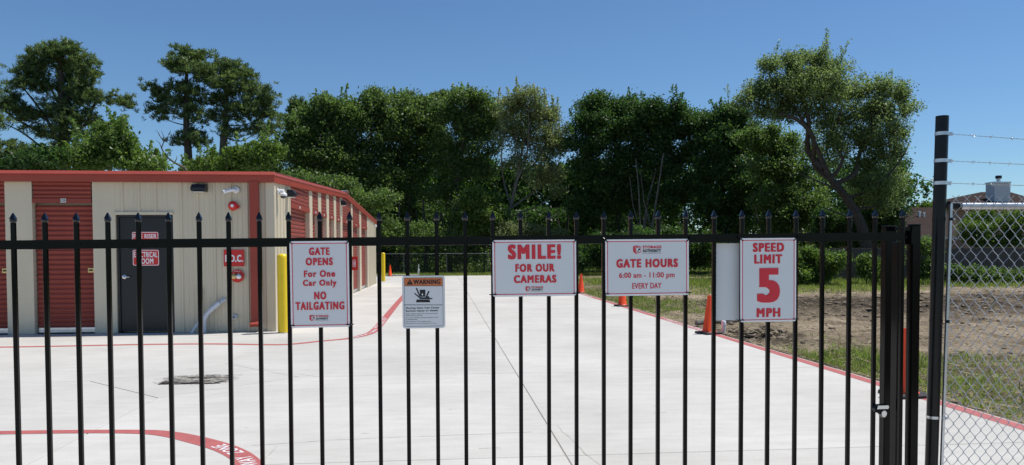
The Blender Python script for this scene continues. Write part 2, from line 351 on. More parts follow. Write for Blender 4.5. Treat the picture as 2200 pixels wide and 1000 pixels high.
# crack lines and scuffs in the slabs
ck = MB()
def crack(pts, wd=.006, jit=.012):
    P = []
    for a, b in zip(pts, pts[1:]):
        k = max(2, int((Vector(b) - Vector(a)).length / .12))
        P += [Vector(a).lerp(Vector(b), i / k) + Vector((random.uniform(-jit, jit), random.uniform(-jit, jit))) for i in range(k)]
    for a, b in zip(P, P[1:]):
        d = (b - a).normalized(); q = Vector((-d.y, d.x)) * wd * random.uniform(.3, 1)
        ck.add([(a.x - q.x, a.y - q.y, .0012), (b.x - q.x, b.y - q.y, .0012), (b.x + q.x, b.y + q.y, .0012), (a.x + q.x, a.y + q.y, .0012)], [(0, 1, 2, 3)])
crack([(-1.32, 5.61), (-1.3, 6.1)]); crack([(-1.5, 6.0), (-.6, 6.13), (.2, 6.16), (.87, 6.2)], .004)
crack([(-1.5, 9.2), (-3.0, 10.57)], .003); crack([(.98, 6.4), (1.02, 5.9), (1.06, 5.5), (1.12, 5.15), (1.2, 4.6)], .006)
for _ in range(60):
    x, y = random.uniform(-2.8, 4.4), random.uniform(4.6, 20); crack([(x, y), (x + random.uniform(.04, .3), y + random.uniform(-.02, .02))], .0025, .003)
put('crack', ck, M['joint'], drive)

# painted fire lane bands
def band(inner, outer, name='red_band', z=.0022, m='curb_red'):
    mb = MB(); n = len(inner)
    mb.add([(x, y, z) for x, y in inner] + [(x, y, z) for x, y in outer], [(i, i + 1, n + i + 1, n + i) for i in range(n - 1)])
    for i, f in enumerate(mb.f): pass
    me = mb.mesh(name)
    if me.polygons[0].normal.z < 0: me.flip_normals()
    return me
def smooth(pts, k=6):
    out = []; n = len(pts)
    for i in range(n - 1):
        p0, p1, p2, p3 = pts[max(i - 1, 0)], pts[i], pts[i + 1], pts[min(i + 2, n - 1)]
        for j in range(k):
            t = j / k
            out.append(tuple(.5 * (2 * b + (c - a) * t + (2 * a - 5 * b + 4 * c - d) * t * t + (3 * b - a - 3 * c + d) * t ** 3) for a, b, c, d in zip(p0, p1, p2, p3)))
    return out + [pts[-1]]
lane = bpy.data.objects.new('fire_lane_markings', None); C.objects.link(lane); tag(lane, kind='structure')
near_c = smooth([(-12, 6.7), (-6, 6.68), (-4.2, 6.66), (-3.3, 6.635), (-2.6, 6.56), (-2.29, 6.44), (-1.97, 6.19), (-1.7, 5.93), (-1.5, 5.66), (-1.37, 5.38), (-1.3, 5.0), (-1.28, 4.2), (-1.28, 1.0), (-1.28, -8)])
wn = lambda x, y: .062 if x < -2.8 else .062 + .028 * min(1, (x + 2.8) / .8)
def offset(c, wf):
    a, b = [], []
    for i, (x, y) in enumerate(c):
        p, q = c[max(i - 1, 0)], c[min(i + 1, len(c) - 1)]; d = Vector((q[0] - p[0], q[1] - p[1])).normalized(); h = wf(x, y)
        a.append((x + d.y * h, y - d.x * h)); b.append((x - d.y * h, y + d.x * h))
    return a, b
link('red_band', band(*offset(near_c, wn)), M['curb_red'], lane)
far_c = smooth([(-14, 12.78), (-7.2, 12.78), (-5.1, 12.86), (-3.9, 12.8), (-3.1, 12.62), (-2.57, 12.57), (-2.1, 12.96), (-1.68, 13.3), (-1.42, 13.9), (-1.335, 14.6), (-1.33, 16), (-1.34, 18), (-1.36, 22), (-1.37, 26.7), (-1.4, 40)])
link('red_band', band(*offset(far_c, lambda x, y: .085 if y > 13.6 else .075)), M['curb_red'], lane)
rt_c = [(4.92, y) for y in (-10, 0, 5, 10, 20, 30, 40, 47)]
link('red_band', band(*offset(rt_c, lambda x, y: .074)), M['curb_red'], lane)
def stencil(s, p0, p1, h, bold=.02):
    """lettering lying on the ground, baseline from p0 to p1, letter height h to the left of that direction"""
    a, b = Vector(p0), Vector(p1); d = (b - a); L = d.length; d.normalize(); q = Vector((-d.y, d.x))
    lettering('stencil_lettering', s, (0, 0, L, h), M['curb_white'], lane, 0, bold, 1.1,
              to=lambda x, z, e: (a.x + d.x * x + q.x * z, a.y + d.y * x + q.y * z, .0034 + e * .4))
def arc_stencil(s, c, i0, i1, h, off=0):
    """lettering following a band's centre line, read from the far side of the band"""
    pts = [Vector(p) for p in c[i0:i1 + 1]]; cum = [0]
    for a, b in zip(pts, pts[1:]): cum.append(cum[-1] + (b - a).length)
    def to(x, z, e):
        for k in range(len(cum) - 1):
            if x <= cum[k + 1] or k == len(cum) - 2:
                t = (x - cum[k]) / (cum[k + 1] - cum[k]); p = pts[k].lerp(pts[k + 1], t); d = (pts[k + 1] - pts[k]).normalized()
                return (p.x - d.y * (z + off), p.y + d.x * (z + off), .0034 + e * .4)
    lettering('stencil_lettering', s, (0, -h / 2, cum[-1], h / 2), M['curb_white'], lane, 0, .012, 1.12, to=to)
def near_idx(c, p): return min(range(len(c)), key=lambda i: (c[i][0] - p[0]) ** 2 + (c[i][1] - p[1]) ** 2)
rev = near_c[::-1]
arc_stencil('ZONE', rev, near_idx(rev, (-1.55, 5.73)), near_idx(rev, (-1.80, 6.03)), .115)
arc_stencil('AWAY', rev, near_idx(rev, (-1.36, 5.35)), near_idx(rev, (-1.50, 5.66)), .115)
arc_stencil('TOW', rev, near_idx(rev, (-1.285, 4.8)), near_idx(rev, (-1.33, 5.2)), .115)
rf = far_c[::-1]
arc_stencil('NO PARKING', rf, near_idx(rf, (-1.335, 17.2)), near_idx(rf, (-1.36, 15.2)), .06, .03)
arc_stencil('TOW AWAY ZONE', rf, near_idx(rf, (-1.335, 17.4)), near_idx(rf, (-1.36, 15.0)), .06, -.04)
arc_stencil('FIRE LANE', rf, near_idx(rf, (-1.335, 14.7)), near_idx(rf, (-1.62, 13.4)), .07, 0)
for y0 in (13.6, 24.4):
    stencil('NO PARKING', (4.925, y0 + 2.5), (4.925, y0), .046, .008); stencil('TOW AWAY ZONE', (4.862, y0 + 2.6), (4.862, y0 - .1), .046, .008)
    # text runs towards the gate along the stripe

# soil field on the right and verge behind: relief sheets
def vnoise(x, y, seed=0):
    xi, yi = np.floor(x).astype(int), np.floor(y).astype(int); fx, fy = x - xi, y - yi; fx = fx * fx * (3 - 2 * fx); fy = fy * fy * (3 - 2 * fy)
    def h(a, b): return np.modf(np.abs(np.sin(a * 127.1 + b * 311.7 + seed * 74.7) * 43758.5453))[0]
    return (h(xi, yi) * (1 - fx) + h(xi + 1, yi) * fx) * (1 - fy) + (h(xi, yi + 1) * (1 - fx) + h(xi + 1, yi + 1) * fx) * fy
def fbm(x, y, s, o=4, seed=0): return sum(vnoise(x * s * 2 ** k, y * s * 2 ** k, seed + k) / 2 ** (k + 1) for k in range(o))
def mudf(x, y):
    a = np.exp(-((y - 19.5 - (x - 8) * .10) / 3.6) ** 2) * np.clip((x - 6.2) / 2.5, 0, 1) * (.45 + .9 * fbm(x, y, .35, 2, 14))
    b = np.exp(-((y - 12.6) / 1.3) ** 2) * np.exp(-((x - 5.6) / .7) ** 2)
    return np.clip(.17 + .80 * a + .8 * b + .35 * (fbm(x, y, .5, 3, 9) - .5), 0, 1)
def turff(x, y):
    n = fbm(x, y, .55, 4, 3); far = np.clip((y - 27) / 4, 0, 1) * np.clip((x - 9) / 5, .25, 1) * np.clip(.55 + 2.2 * (n - .42), .15, 1); edge = np.exp(-((x - 5.9) / 1.3) ** 2) * .55 + np.exp(-((x - 9) / 3) ** 2) * .30 * np.clip((y - 12) / 8, 0, 1)
    st = np.exp(-((y - 9.6 - (x - 6) * .25) / 1.2) ** 2) * .45
    dry = np.exp(-((y - 13.5) / 3) ** 2) * np.clip((x - 6.2) / 1.5, 0, 1)
    return np.clip(far + (edge + st) * np.clip((n - .38) * 4, 0, 1) - dry * .5 - .25 * mudf(x, y) * (y < 27), 0, 1)
def soilz(x, y):
    m = mudf(x, y); e = np.clip((x - 5.03) / .5, 0, 1)
    z = (fbm(x, y, .7, 4, 1) - .42) * .16 * e + (fbm(x, y, 3.2, 4, 5) - .45) * (.11 + .30 * m) * (.25 + .75 * e)
    z += .05 * np.exp(-((x - 5.7) / .35) ** 2) * (fbm(x, y, .9, 2, 8) * 1.6)
    z -= .07 * np.exp(-((x - 5.25) / .14) ** 2) * np.exp(-((y - 12.3) / .7) ** 2)
    return np.where(y > 47, (fbm(x, y, .5, 3, 2) - .4) * .1, z) - .004
def sheet(name, xs, ys):
    X, Y = np.meshgrid(xs, ys); co = np.stack([X.ravel(), Y.ravel(), soilz(X.ravel(), Y.ravel())], 1); nx, ny = len(xs), len(ys)
    i = (np.arange(ny - 1)[:, None] * nx + np.arange(nx - 1)[None, :]).ravel(); q = np.stack([i, i + 1, i + nx + 1, i + nx], 1)
    me = fastmesh(name, co, q)
    for nm, fn in (('mud', mudf), ('turf', turff)):
        v = fn(co[:, 0], co[:, 1]) if not (nm == 'turf' and ys[0] > 40) else np.clip(.55 + (fbm(co[:, 0], co[:, 1], .8, 3, 4) - .5) * 1.6, 0, 1)
        a = me.attributes.new(nm, 'FLOAT', 'POINT'); a.data.foreach_set('value', v.astype(np.float32))
    me.polygons.foreach_set('use_smooth', [True] * len(me.polygons)); o = link(name, me, M['soil']); return tag(o, kind='structure')
def grow(a, b, s0, r):
    out = [a]; s = s0
    while out[-1] < b: out.append(out[-1] + s); s = min(s * r, .8)
    return np.array(out)
sheet('field', np.concatenate([[5.03], grow(5.05, 60, .045, 1.012)]), grow(2.5, 47.6, .045, 1.006))
sheet('verge', grow(-60, 70, .5, 1.0), grow(47.72, 75, .18, 1.02))

# grass, straw, clods (nobody could count them)
def blades(name, x, y, hgt, wd, z=None, m='grass', lean=.95, tint=None):
    n = len(x); z = soilz(x, y) if z is None else z; a = RNG.uniform(0, 2 * np.pi, n); la = RNG.uniform(0, 2 * np.pi, n); ln = RNG.uniform(.05, lean, n) * hgt
    b1 = np.stack([x + np.cos(a) * wd, y + np.sin(a) * wd, z - .01], 1); b2 = np.stack([x - np.cos(a) * wd, y - np.sin(a) * wd, z - .01], 1)
    t = np.stack([x + np.cos(la) * ln, y + np.sin(la) * ln, z + hgt], 1)
    co = np.stack([b1, b2, t], 1).reshape(-1, 3); q = np.arange(3 * n).reshape(-1, 3)
    tv = np.repeat(RNG.beta(2, 2.2, n) if tint is None else tint, 3)
    o = link(name, fastmesh(name, co, q, tv), M[m]); return o
def scatter(n, x0, x1, y0, y1, dens, pw=1.0):
    x = x0 + (x1 - x0) * RNG.random(n) ** pw; y = y0 + (y1 - y0) * RNG.random(n) ** 1.25; k = RNG.random(n) < dens(x, y); return x[k], y[k]
gx, gy = scatter(260000, 5.1, 24, 5, 27, lambda x, y: (turff(x, y) ** 1.2 + .10 * (fbm(x, y, 1.7, 2, 12) > .58)) * .9, 1.8)
cl = fbm(gx, gy, 1.3, 3, 6)
tag(blades('grass', gx, gy, .02 + .085 * RNG.random(len(gx)) * cl * 1.7, .003 + .0005 * gy), kind='stuff', label='short patchy green grass on the bare soil beside the driveway')
gx, gy = scatter(110000, 7, 44, 24, 36, lambda x, y: np.clip((y - 24.5 - 7 * fbm(x, y, .35, 3, 4)) / 4, .02, 1))
gz = soilz(gx, gy); tag(blades('grass', gx, gy, (.05 + .30 * RNG.random(len(gx)) ** 1.5) * (.35 + 1.3 * fbm(gx, gy, .6, 3, 19)) * np.clip((gy - 26) / 5, .25, 1), .012 + .010 * RNG.random(len(gx)), tint=RNG.beta(2, 2, len(gx)) * .85), kind='stuff', label='tall green grass along the foot of the wooden fence')
gx = 5.1 + 13 * RNG.random(60000) ** 1.1; gy = RNG.uniform(25, 47.4, 60000); k = RNG.random(60000) < np.clip((fbm(gx, gy, .5, 3, 23) - .36) * 4, .05, 1); gx, gy = gx[k], gy[k]
tag(blades('grass', gx, gy, .03 + .12 * RNG.random(len(gx)), .016, tint=np.clip(RNG.normal(.62, .25, len(gx)), 0, 1)), kind='stuff', label='thin yellowing grass on the far part of the field beside the driveway')
gx = RNG.uniform(-14, 24, 36000); gy = 47.8 + 13 * RNG.random(36000) ** 1.6
tag(blades('grass', gx, gy, .04 + .16 * RNG.random(36000), .018), kind='stuff', label='rough grass on the verge beyond the end of the driveway')
def sticks(name, n, x0, x1, y0, y1, L, W, label, m='straw', dens=None):
    x = x0 + (x1 - x0) * RNG.random(n) ** 1.9; y = y0 + (y1 - y0) * RNG.random(n) ** 1.3
    if dens: k = RNG.random(n) < dens(x, y); x, y = x[k], y[k]; n = len(x)
    z = soilz(x, y) + .008; a = RNG.normal(0, .7, n) + np.where(RNG.random(n) < .3, 1.2, 0); l = L * (.3 + RNG.random(n) ** 2 * 1.6); wd = W * (.5 + RNG.random(n)); tl = RNG.normal(0, .12, n) * l
    d = np.stack([np.cos(a) * l / 2, np.sin(a) * l / 2, tl], 1); s = np.stack([-np.sin(a) * wd, np.cos(a) * wd, np.zeros(n)], 1); u = np.array([0, 0, 1.0]) * wd[:, None] * 1.3
    c = np.stack([x, y, z], 1); co = np.stack([c - d - s, c - d + s, c - d + u, c + d - s, c + d + s, c + d + u], 1).reshape(-1, 3); b = np.arange(n)[:, None] * 6
    q = np.concatenate([b + np.array([[0, 3, 5, 2]]), b + np.array([[1, 2, 5, 4]])])
    tag(link(name, fastmesh(name, co, q), M[m]), kind='stuff', label=label)
sticks('straw', 26000, 5.08, 20, 5, 27, .065, .0022, 'pale straw and dead stalks strewn over the bare soil')
sticks('twigs', 1500, 5.1, 14, 6.5, 27, .26, .0045, 'dry grey twigs lying on the soil near the driveway edge')
n = 26000; cxx = 5.1 + 20 * RNG.random(n) ** 1.5; cyy = 5 + 38 * RNG.random(n) ** 1.3; k = RNG.random(n) < .14 + .95 * mudf(cxx, cyy) ** 1.3; cxx, cyy = cxx[k], cyy[k]; n = len(cxx)
r = (.010 + .055 * RNG.random(n) ** 4) * (.7 + mudf(cxx, cyy)); octa = np.array([[1, 0, 0], [0, 1, 0], [-1, 0, 0], [0, -1, 0], [0, 0, .8], [.7, .7, .35], [-.7, .6, .4], [0, 0, -.5]])
co = (octa[None] * RNG.uniform(.35, 1.5, (n, 8, 1)) * np.array([1.2, 1, .7]) * r[:, None, None] + np.stack([cxx, cyy, soilz(cxx, cyy) + r * .2], 1)[:, None]).reshape(-1, 3)
T = np.array([[0, 5, 4], [5, 1, 4], [1, 6, 4], [6, 2, 4], [2, 3, 4], [3, 0, 4], [0, 3, 7], [1, 0, 7], [2, 1, 7], [3, 2, 7]])
tag(link('soil_clods', fastmesh('soil_clods', co, (np.arange(n)[:, None, None] * 8 + T[None]).reshape(-1, 3)), M['clod']), kind='stuff', label='crumbled dark clods of churned soil')

# drain inlet
dr = thing('drain_grate', 'dark square drain grate with dirt-caked bars set in the concrete', 'drain', (-2.95, 9.17, 0))
put('frame', MB().box(-.34, .34, -.275, .275, .001, .0045).box(-.3, .3, -.24, .24, .005, .0075), M['dark'], dr)
db = MB()
for _ in range(420):
    x, y = random.gauss(0, .2), random.gauss(0, .15)
    if abs(x) > .42 or abs(y) > .33: continue
    a = random.gauss(0, .5); l = random.uniform(.03, .12); q = random.uniform(.002, .006); dx, dy = math.cos(a) * l, math.sin(a) * l; z = random.uniform(.0100, .0115)
    db.add([(x - dx, y - dy, z), (x + dx, y + dy - q, z + .001), (x + dx, y + dy + q, z + .001), (x - dx, y - dy + q, z + .002)], [(0, 1, 2, 3)])
o = put('dirt', db, M['mud'], dr); o['kind'] = 'stuff'
db = MB()
for _ in range(110):
    x, y = random.uniform(-.36, .36), random.uniform(-.29, .29)
    a = random.gauss(0, .5); l = random.uniform(.03, .11); q = random.uniform(.003, .009); dx, dy = math.cos(a) * l, math.sin(a) * l * .6; z = random.uniform(.0125, .0140)
    db.add([(x - dx, y - dy, z), (x + dx, y + dy - q, z + .001), (x + dx, y + dy + q, z + .002), (x - dx, y - dy + q, z + .001)], [(0, 1, 2, 3)])
o = put('silt', db, M['joint'], dr); o['kind'] = 'stuff'
for i in range(15): put('bar', MB().bbox(-.335 + i * .0475, -.315 + i * .0475, -.27, .27, .0078, .0095, .0008), M['black_rub'], dr)

# ------------------------------------------------------------------ storage building
B = thing('storage_building', 'long low tan metal storage building with red roll-up doors and red roof trim', 'building', (-3.25, 14.75, 0))
OX, OY = -3.25, 14.75
def L(x, y, z=0): return (x - OX, y - OY, z)
def part(name, mb, m, smooth=False, parent=None):
    mb.v = [(x - OX, y - OY, z) for x, y, z in mb.v]; return put(name, mb, m, parent or B, smooth)
Y1B, PK = 36.6, 25.4
def topz(y): return 2.875 + .44 * (1 - abs(y - PK) / (PK - 14.75 if y < PK else Y1B - PK))
def ribpts(Ln, pitch=.305, ph=.1):
    pts = [0.0]; hs = [0.0]; s = ph
    while s < Ln - .05:
        for d, h in ((-.032, 0), (-.014, .026), (.014, .026), (.032, 0), (.095, 0), (.102, .007), (.122, .007), (.129, 0), (.180, 0), (.187, .007), (.207, .007), (.214, 0)):
            if 0 < s + d < Ln: pts.append(s + d); hs.append(h)
        s += pitch
    return pts + [Ln], hs + [0.0]
def ribwall(x0, x1, y, z0, z1, ph=.1):           # faces -y
    p, h = ribpts(x1 - x0, ph=ph); mb = MB(); n = len(p)
    mb.add([(x0 + a, y - b, z0) for a, b in zip(p, h)] + [(x0 + a, y - b, z1) for a, b in zip(p, h)], [(i, i + 1, n + i + 1, n + i) for i in range(n - 1)]); return mb
def ribside(y0, y1, x, z0, ph=.1):                  # faces +x, top follows the gable
    p, h = ribpts(y1 - y0, ph=ph); mb = MB(); n = len(p)
    mb.add([(x + b, y0 + a, z0) for a, b in zip(p, h)] + [(x + b, y0 + a, topz(y0 + a)) for a, b in zip(p, h)], [(i, i + 1, n + i + 1, n + i) for i in range(n - 1)]); return mb
def curtain_profile(z0, z1, p=.0925):
    out = []; z = z0
    while z < z1 - 1e-4:
        for t, d in ((0, 0), (.10, .0), (.24, .017), (.45, .024), (.66, .024), (.86, .014), (.97, 0)):
            if z + t * p < z1: out.append((z + t * p, d))
        z += p
    return out + [(z1, 0)]
# body core, so no light leaks through
part('core', MB().add([(-18, 14.95, 0), (-3.45, 14.95, 0), (-3.45, 36.4, 0), (-18, 36.4, 0), (-18, 14.95, 2.86), (-3.45, 14.95, 2.86), (-3.45, 36.4, 2.86), (-18, 36.4, 2.86), (-3.45, PK, 3.3), (-18, PK, 3.3)],
     [(0, 1, 5, 4), (1, 2, 6, 8, 5), (2, 3, 7, 6), (3, 0, 4, 9, 7), (4, 5, 8, 9), (9, 8, 6, 7)]), M['tan'])
# front: two roll-up doors with piers
def pier(x0, x1): part('pier', MB().box(x0, x1, 14.75, 14.94, 0, 2.88), M['tan'])
def front_door(x0, x1, num, hasp):
    d = bpy.data.objects.new('roll_up_door', None); C.objects.link(d); d.parent = B; d.location = L(x0, 14.86)
    W = x1 - x0; p = .0925; me = None; z = .115; k = 0
    while z + p < 2.49:
        if me is None:
            mb = MB(); pr = curtain_profile(0, p); n = len(pr)
            mb.add([(0, -b, a) for a, b in pr] + [(W, -b, a) for a, b in pr], [(i, n + i, n + i + 1, i + 1) for i in range(n - 1)]); me = mb.mesh('slat'); me.materials.append(M['red_door'])
        link('slat', me, None, d, (0, random.uniform(-.001, .001), z)); z += p
    put('bottom_bar', MB().bbox(0, W, -.03, .02, .02, .115, .006), M['alum'], d)
    put('bottom_bar_lip', MB().box(.01, W - .01, -.036, -.0305, .055, .07), M['galv'], d)
    put('gap', MB().box(0, W, -.005, .03, 0, .02), M['dark'], d)
    put('header', MB().bbox(-.02, W, -.118, .02, 2.47, 2.555, .004), M['red_door'], d)
    mb = MB(); pr = curtain_profile(2.555, 2.88, .081); n = len(pr)
    mb.add([(0, -.09 - b, a) for a, b in pr] + [(W, -.09 - b, a) for a, b in pr], [(i, n + i, n + i + 1, i + 1) for i in range(n - 1)]); put('header_panel', mb, M['red_door'], d)
    if hasp:
        h = put('latch', MB().bbox(W - .115, W - .005, -.045, -.025, 1.155, 1.245, .003), M['brass'], d)
        put('latch_slide', MB().box(W - .09, W - .03, -.056, -.0455, 1.185, 1.215), M['dark'], h)
    if num:
        q = put('number_plate', MB().box(W * .45 + .03, W * .45 + .125, -.124, -.1185, 2.475, 2.55), M['plate'], d)
        lettering('lettering', num, (W * .45 + .038, 2.487, W * .45 + .117, 2.538), M['sign_dark'], q, -.126, .03)
front_door(-9.35, -8.14, None, True); front_door(-7.64, -6.6, '120', True)
pier(-8.14, -7.66); pier(-6.58, -6.17)
pier(-10.0, -9.37)
front_door(-11.2, -10.02, None, False); pier(-18, -11.22)
# steel door in its frame
sdoor = bpy.data.objects.new('steel_door', None); C.objects.link(sdoor); sdoor.parent = B; sdoor.location = L(-6.15, 14.84)
put('door_leaf', MB().bbox(.03, .985, -.03, .02, .03, 2.20, .003), M['black_door'], sdoor)
put('door_frame', MB().box(0, .028, -.055, .05, 0, 2.24).box(.987, 1.01, -.055, .05, 0, 2.24).box(.0285, .9865, -.054, .05, 2.203, 2.241), M['black_door'], sdoor)
put('drip_cap', MB().box(-.02, 1.04, -.125, .05, 2.246, 2.30), M['tan'], sdoor)
hd = put('door_handle', MB().lathe([(.001, 0), (.042, .002), (.046, .008), (.04, .02), (.022, .026), (.02, .055), (.001, .058)], 16, (.105, -.031, 1.07), 'y'), M['alum'], sdoor, True)
put('lever', MB().tube([(.105, -.088, 1.07), (.16, -.092, 1.07), (.215, -.086, 1.066)], [.014, .012, .010], 8), M['alum'], hd, True)
def small_sign(txts, x0, z0, x1, z1, y=-.034):
    s = put('door_sign', MB().prism(rrect(x0, z0, x1, z1, .03), y - .003, y), M['fire_red'], sdoor)
    mb = MB(); ring(mb, rrect(x0 + .004, z0 + .004, x1 - .004, z1 - .004, .028), rrect(x0 + .015, z0 + .015, x1 - .015, z1 - .015, .02), y - .004); put('border', mb, M['fire_white'], s)
    for t, b in txts: lettering('lettering', t, b, M['fire_white'], s, y - .005, .035, 1.1)
small_sign([('FIRE RISER', (.285, 1.80, .705, 1.885)), ('ROOM', (.335, 1.68, .655, 1.765))], .255, 1.64, .74, 1.925)
small_sign([('ELECTRICAL', (.285, 1.44, .715, 1.545)), ('ROOM', (.36, 1.315, .64, 1.42))], .26, 1.28, .745, 1.585)
part('wall_panel', ribwall(-6.17, -5.11, 14.755, 2.30, 2.88, ph=.13), M['tan'])
part('wall_panel', ribwall(-5.12, -3.68, 14.75, 0, 2.88, ph=.16), M['tan'])
part('wall_panel', ribwall(-3.68, -3.25, 14.75, 0, 2.88, ph=.30), M['tan'])
part('corner_trim', MB().box(-3.38, -3.222, 14.712, 14.745, 0, 2.885).box(-3.248, -3.2215, 14.7455, 14.86, 0, 2.885), M['tan'])
dsp = part('downspout', MB().bbox(-3.665, -3.50, 14.60, 14.715, .12, 2.88, .006), M['red_metal'])
mb = MB().prism([(0, .20), (.17, .20), (.17, .24), (0, .24)], 0, .1); mb = MB().add([L(-3.668, 14.598, .21), L(-3.497, 14.598, .21), L(-3.497, 14.51, .16), L(-3.668, 14.51, .16), L(-3.668, 14.598, .13), L(-3.497, 14.598, .13), L(-3.497, 14.52, .11), L(-3.668, 14.52, .11)],
     [(0, 3, 2, 1), (0, 1, 5, 4), (3, 7, 6, 2), (1, 2, 6, 5), (0, 4, 7, 3), (4, 5, 6, 7)]); put('kick_out', mb, M['red_metal'], dsp)
# side wall
part('wall_panel', ribside(14.86, 16.38, -3.25, 0, ph=.16), M['tan'])
part('wall_panel', ribside(33.0, Y1B, -3.25, 0), M['tan'])
part('wall_panel', MB().add([(-3.25, Y1B, 0), (-18, Y1B, 0), (-18, Y1B, 2.88), (-3.25, Y1B, 2.88)], [(0, 1, 2, 3)]), M['tan'])
doors = [(16.38, 18.66), (19.08, 19.98), (20.44, 21.36), (21.82, 22.78), (23.26, 24.18), (24.66, 27.0), (27.44, 29.62), (30.28, 32.6)]
prevy = 16.38
for j, (a, b) in enumerate(doors):
    if a > prevy + .05:
        mb = MB(); mb.box(-3.44, -3.25, prevy, a, 0, 2.6); z0, z1 = topz(prevy), topz(a)
        mb.add([(-3.44, prevy, 2.6), (-3.25, prevy, 2.6), (-3.25, a, 2.6), (-3.44, a, 2.6), (-3.44, prevy, z0), (-3.25, prevy, z0), (-3.25, a, z1), (-3.44, a, z1)], [(4, 5, 6, 7), (0, 1, 5, 4), (1, 2, 6, 5), (2, 3, 7, 6)])
        part('pier', mb, M['tan'])
    prevy = b
    d = bpy.data.objects.new('roll_up_door', None); C.objects.link(d); d.parent = B; d.location = L(-3.37, a)
    Wd = b - a; pr = curtain_profile(.115, 2.49); n = len(pr); mb = MB()
    mb.add([(c, 0, z) for z, c in pr] + [(c, Wd, z) for z, c in pr], [(i, n + i, n + i + 1, i + 1) for i in range(n - 1)]); put('curtain', mb, M['red_door'], d)
    put('bottom_bar', MB().box(-.02, .03, 0, Wd, .02, .113), M['alum'], d)
    put('header', MB().bbox(0, .13, 0, Wd, 2.49, 2.60, .004), M['red_door'], d)
    put('number_plate', MB().box(.131, .136, Wd * .42, Wd * .42 + .08, 2.515, 2.575), M['plate'], d)
    pr = curtain_profile(2.60, 3.40, .0925); mb = MB(); n = len(pr)
    vs = []
    for yy in (0, PK - a if a < PK < b else Wd / 2, Wd): vs += [(.085 + c, yy, min(z, topz(a + yy))) for z, c in pr]
    mb.add(vs, [(k * n + i, (k + 1) * n + i, (k + 1) * n + i + 1, k * n + i + 1) for k in (0, 1) for i in range(n - 1)]); put('header_panel', mb, M['red_door'], d)
mb = MB(); z0, z1 = topz(32.6), topz(33.0); mb.add([(-3.44, 32.6, 0), (-3.25, 32.6, 0), (-3.25, 33.0, 0), (-3.44, 33.0, 0), (-3.44, 32.6, z0), (-3.25, 32.6, z0), (-3.25, 33.0, z1), (-3.44, 33.0, z1)], [(0, 1, 5, 4), (1, 2, 6, 5), (4, 5, 6, 7)]); part('pier', mb, M['tan'])
# eave gutter and rake trim
def trim(pts, name):      # profile swept; pts = list of (outer base point, outward dir)
    prof = [(0, -.208), (.105, -.208), (.115, -.10), (.115, -.085), (.14, -.078), (.14, -.066), (.055, .0), (0, .0)]
    n = len(prof); mb = MB(); vs = []
    for (x, y, z), (ox, oy) in pts: vs += [(x + ox * a, y + oy * a, z + b) for a, b in prof]
    fs = [(k * n + i, k * n + (i + 1) % n, (k + 1) * n + (i + 1) % n, (k + 1) * n + i) for k in range(len(pts) - 1) for i in range(n)]
    mb.add(vs, fs + [tuple(range(n)), tuple(range((len(pts) - 1) * n, len(pts) * n))]); return part(name, mb, M['red_metal'])
E0 = (-3.245, 14.72)
trim([((-18, 14.72, 3.068), (0, -1)), ((E0[0], E0[1], 3.068), (.45, -.995))], 'gutter')
rake = trim([((E0[0], E0[1], 3.068), (.45, -.995)), ((E0[0], PK, 3.535), (.55, 0)), ((E0[0], Y1B + .1, 3.068), (.55, .9))], 'rake_trim')
part('ridge_cap', MB().add([(-18, PK - .35, 3.543), (-3.15, PK - .35, 3.543), (-3.15, PK, 3.588), (-18, PK, 3.588), (-3.15, PK + .35, 3.543), (-18, PK + .35, 3.543)], [(0, 1, 2, 3), (3, 2, 4, 5)]), M['roofmetal'])
part('roof', MB().add([(-18, 14.72, 3.058), (-3.2, 14.72, 3.058), (-3.2, PK, 3.522), (-18, PK, 3.522), (-3.2, Y1B + .1, 3.058), (-18, Y1B + .1, 3.058)], [(0, 1, 2, 3), (3, 2, 4, 5)]), M['roofmetal'])

# fittings on the front wall
def wallpack(label, loc, rot=0):
    t = thing('wall_light', label, 'wall light', loc, None, (0, 0, rot))
    mb = MB(); mb.add([(-.14, 0, 0), (.14, 0, 0), (.13, -.16, .02), (-.13, -.16, .02), (-.14, 0, .15), (.14, 0, .15), (.12, -.11, .14), (-.12, -.11, .14), (.13, -.16, .07), (-.13, -.16, .07)],
       [(0, 1, 2, 3), (4, 7, 6, 5), (7, 9, 8, 6), (3, 2, 8, 9), (1, 5, 6, 8, 2), (0, 3, 9, 7, 4)]); put('housing', mb, M['black_door'], t)
    put('diffuser', MB().box(-.10, .10, -.13, -.02, -.012, -.001), M['plate'], t); return t
wallpack('black flat wall light under the gutter above the ribbed front wall', (-4.60, 14.72, 2.68))
wallpack('black wall light on the side wall next to the white dome camera', (-3.215, 15.98, 2.68), math.pi / 2)
wallpack('black wall light on the sixth pier of the side wall, under the roof peak', (-3.245, 24.42, 3.03), math.pi / 2)
t = thing('security_camera', 'white bullet camera angled left on the ribbed front wall', 'security camera', (-3.93, 14.72, 2.72))
put('base', MB().lathe([(.068, 0), (.068, .02), (.058, .04), (.04, .045), (.001, .046)], 20, (0, 0, 0), 'y'), M['white'], t, True)
put('knuckle', MB().tube([(0, -.03, 0), (-.02, -.075, -.005), (-.05, -.085, -.01)], [.035, .036, .03], 10), M['white'], t, True)
bd = put('camera_body', MB().tube([(-.03, -.08, .0), (-.17, -.14, -.042)], [.036, .036], 14).tube([(-.172, -.141, -.0425), (-.205, -.155, -.052)], [.040, .038], 14), M['white'], t, True)
put('lens', MB().tube([(-.206, -.1555, -.0525), (-.211, -.157, -.054)], [.031, .031], 12), M['lens'], bd)
t = thing('alarm_bell', 'round red fire alarm bell with a white centre below the bullet camera', 'alarm bell', (-3.985, 14.72, 2.415))
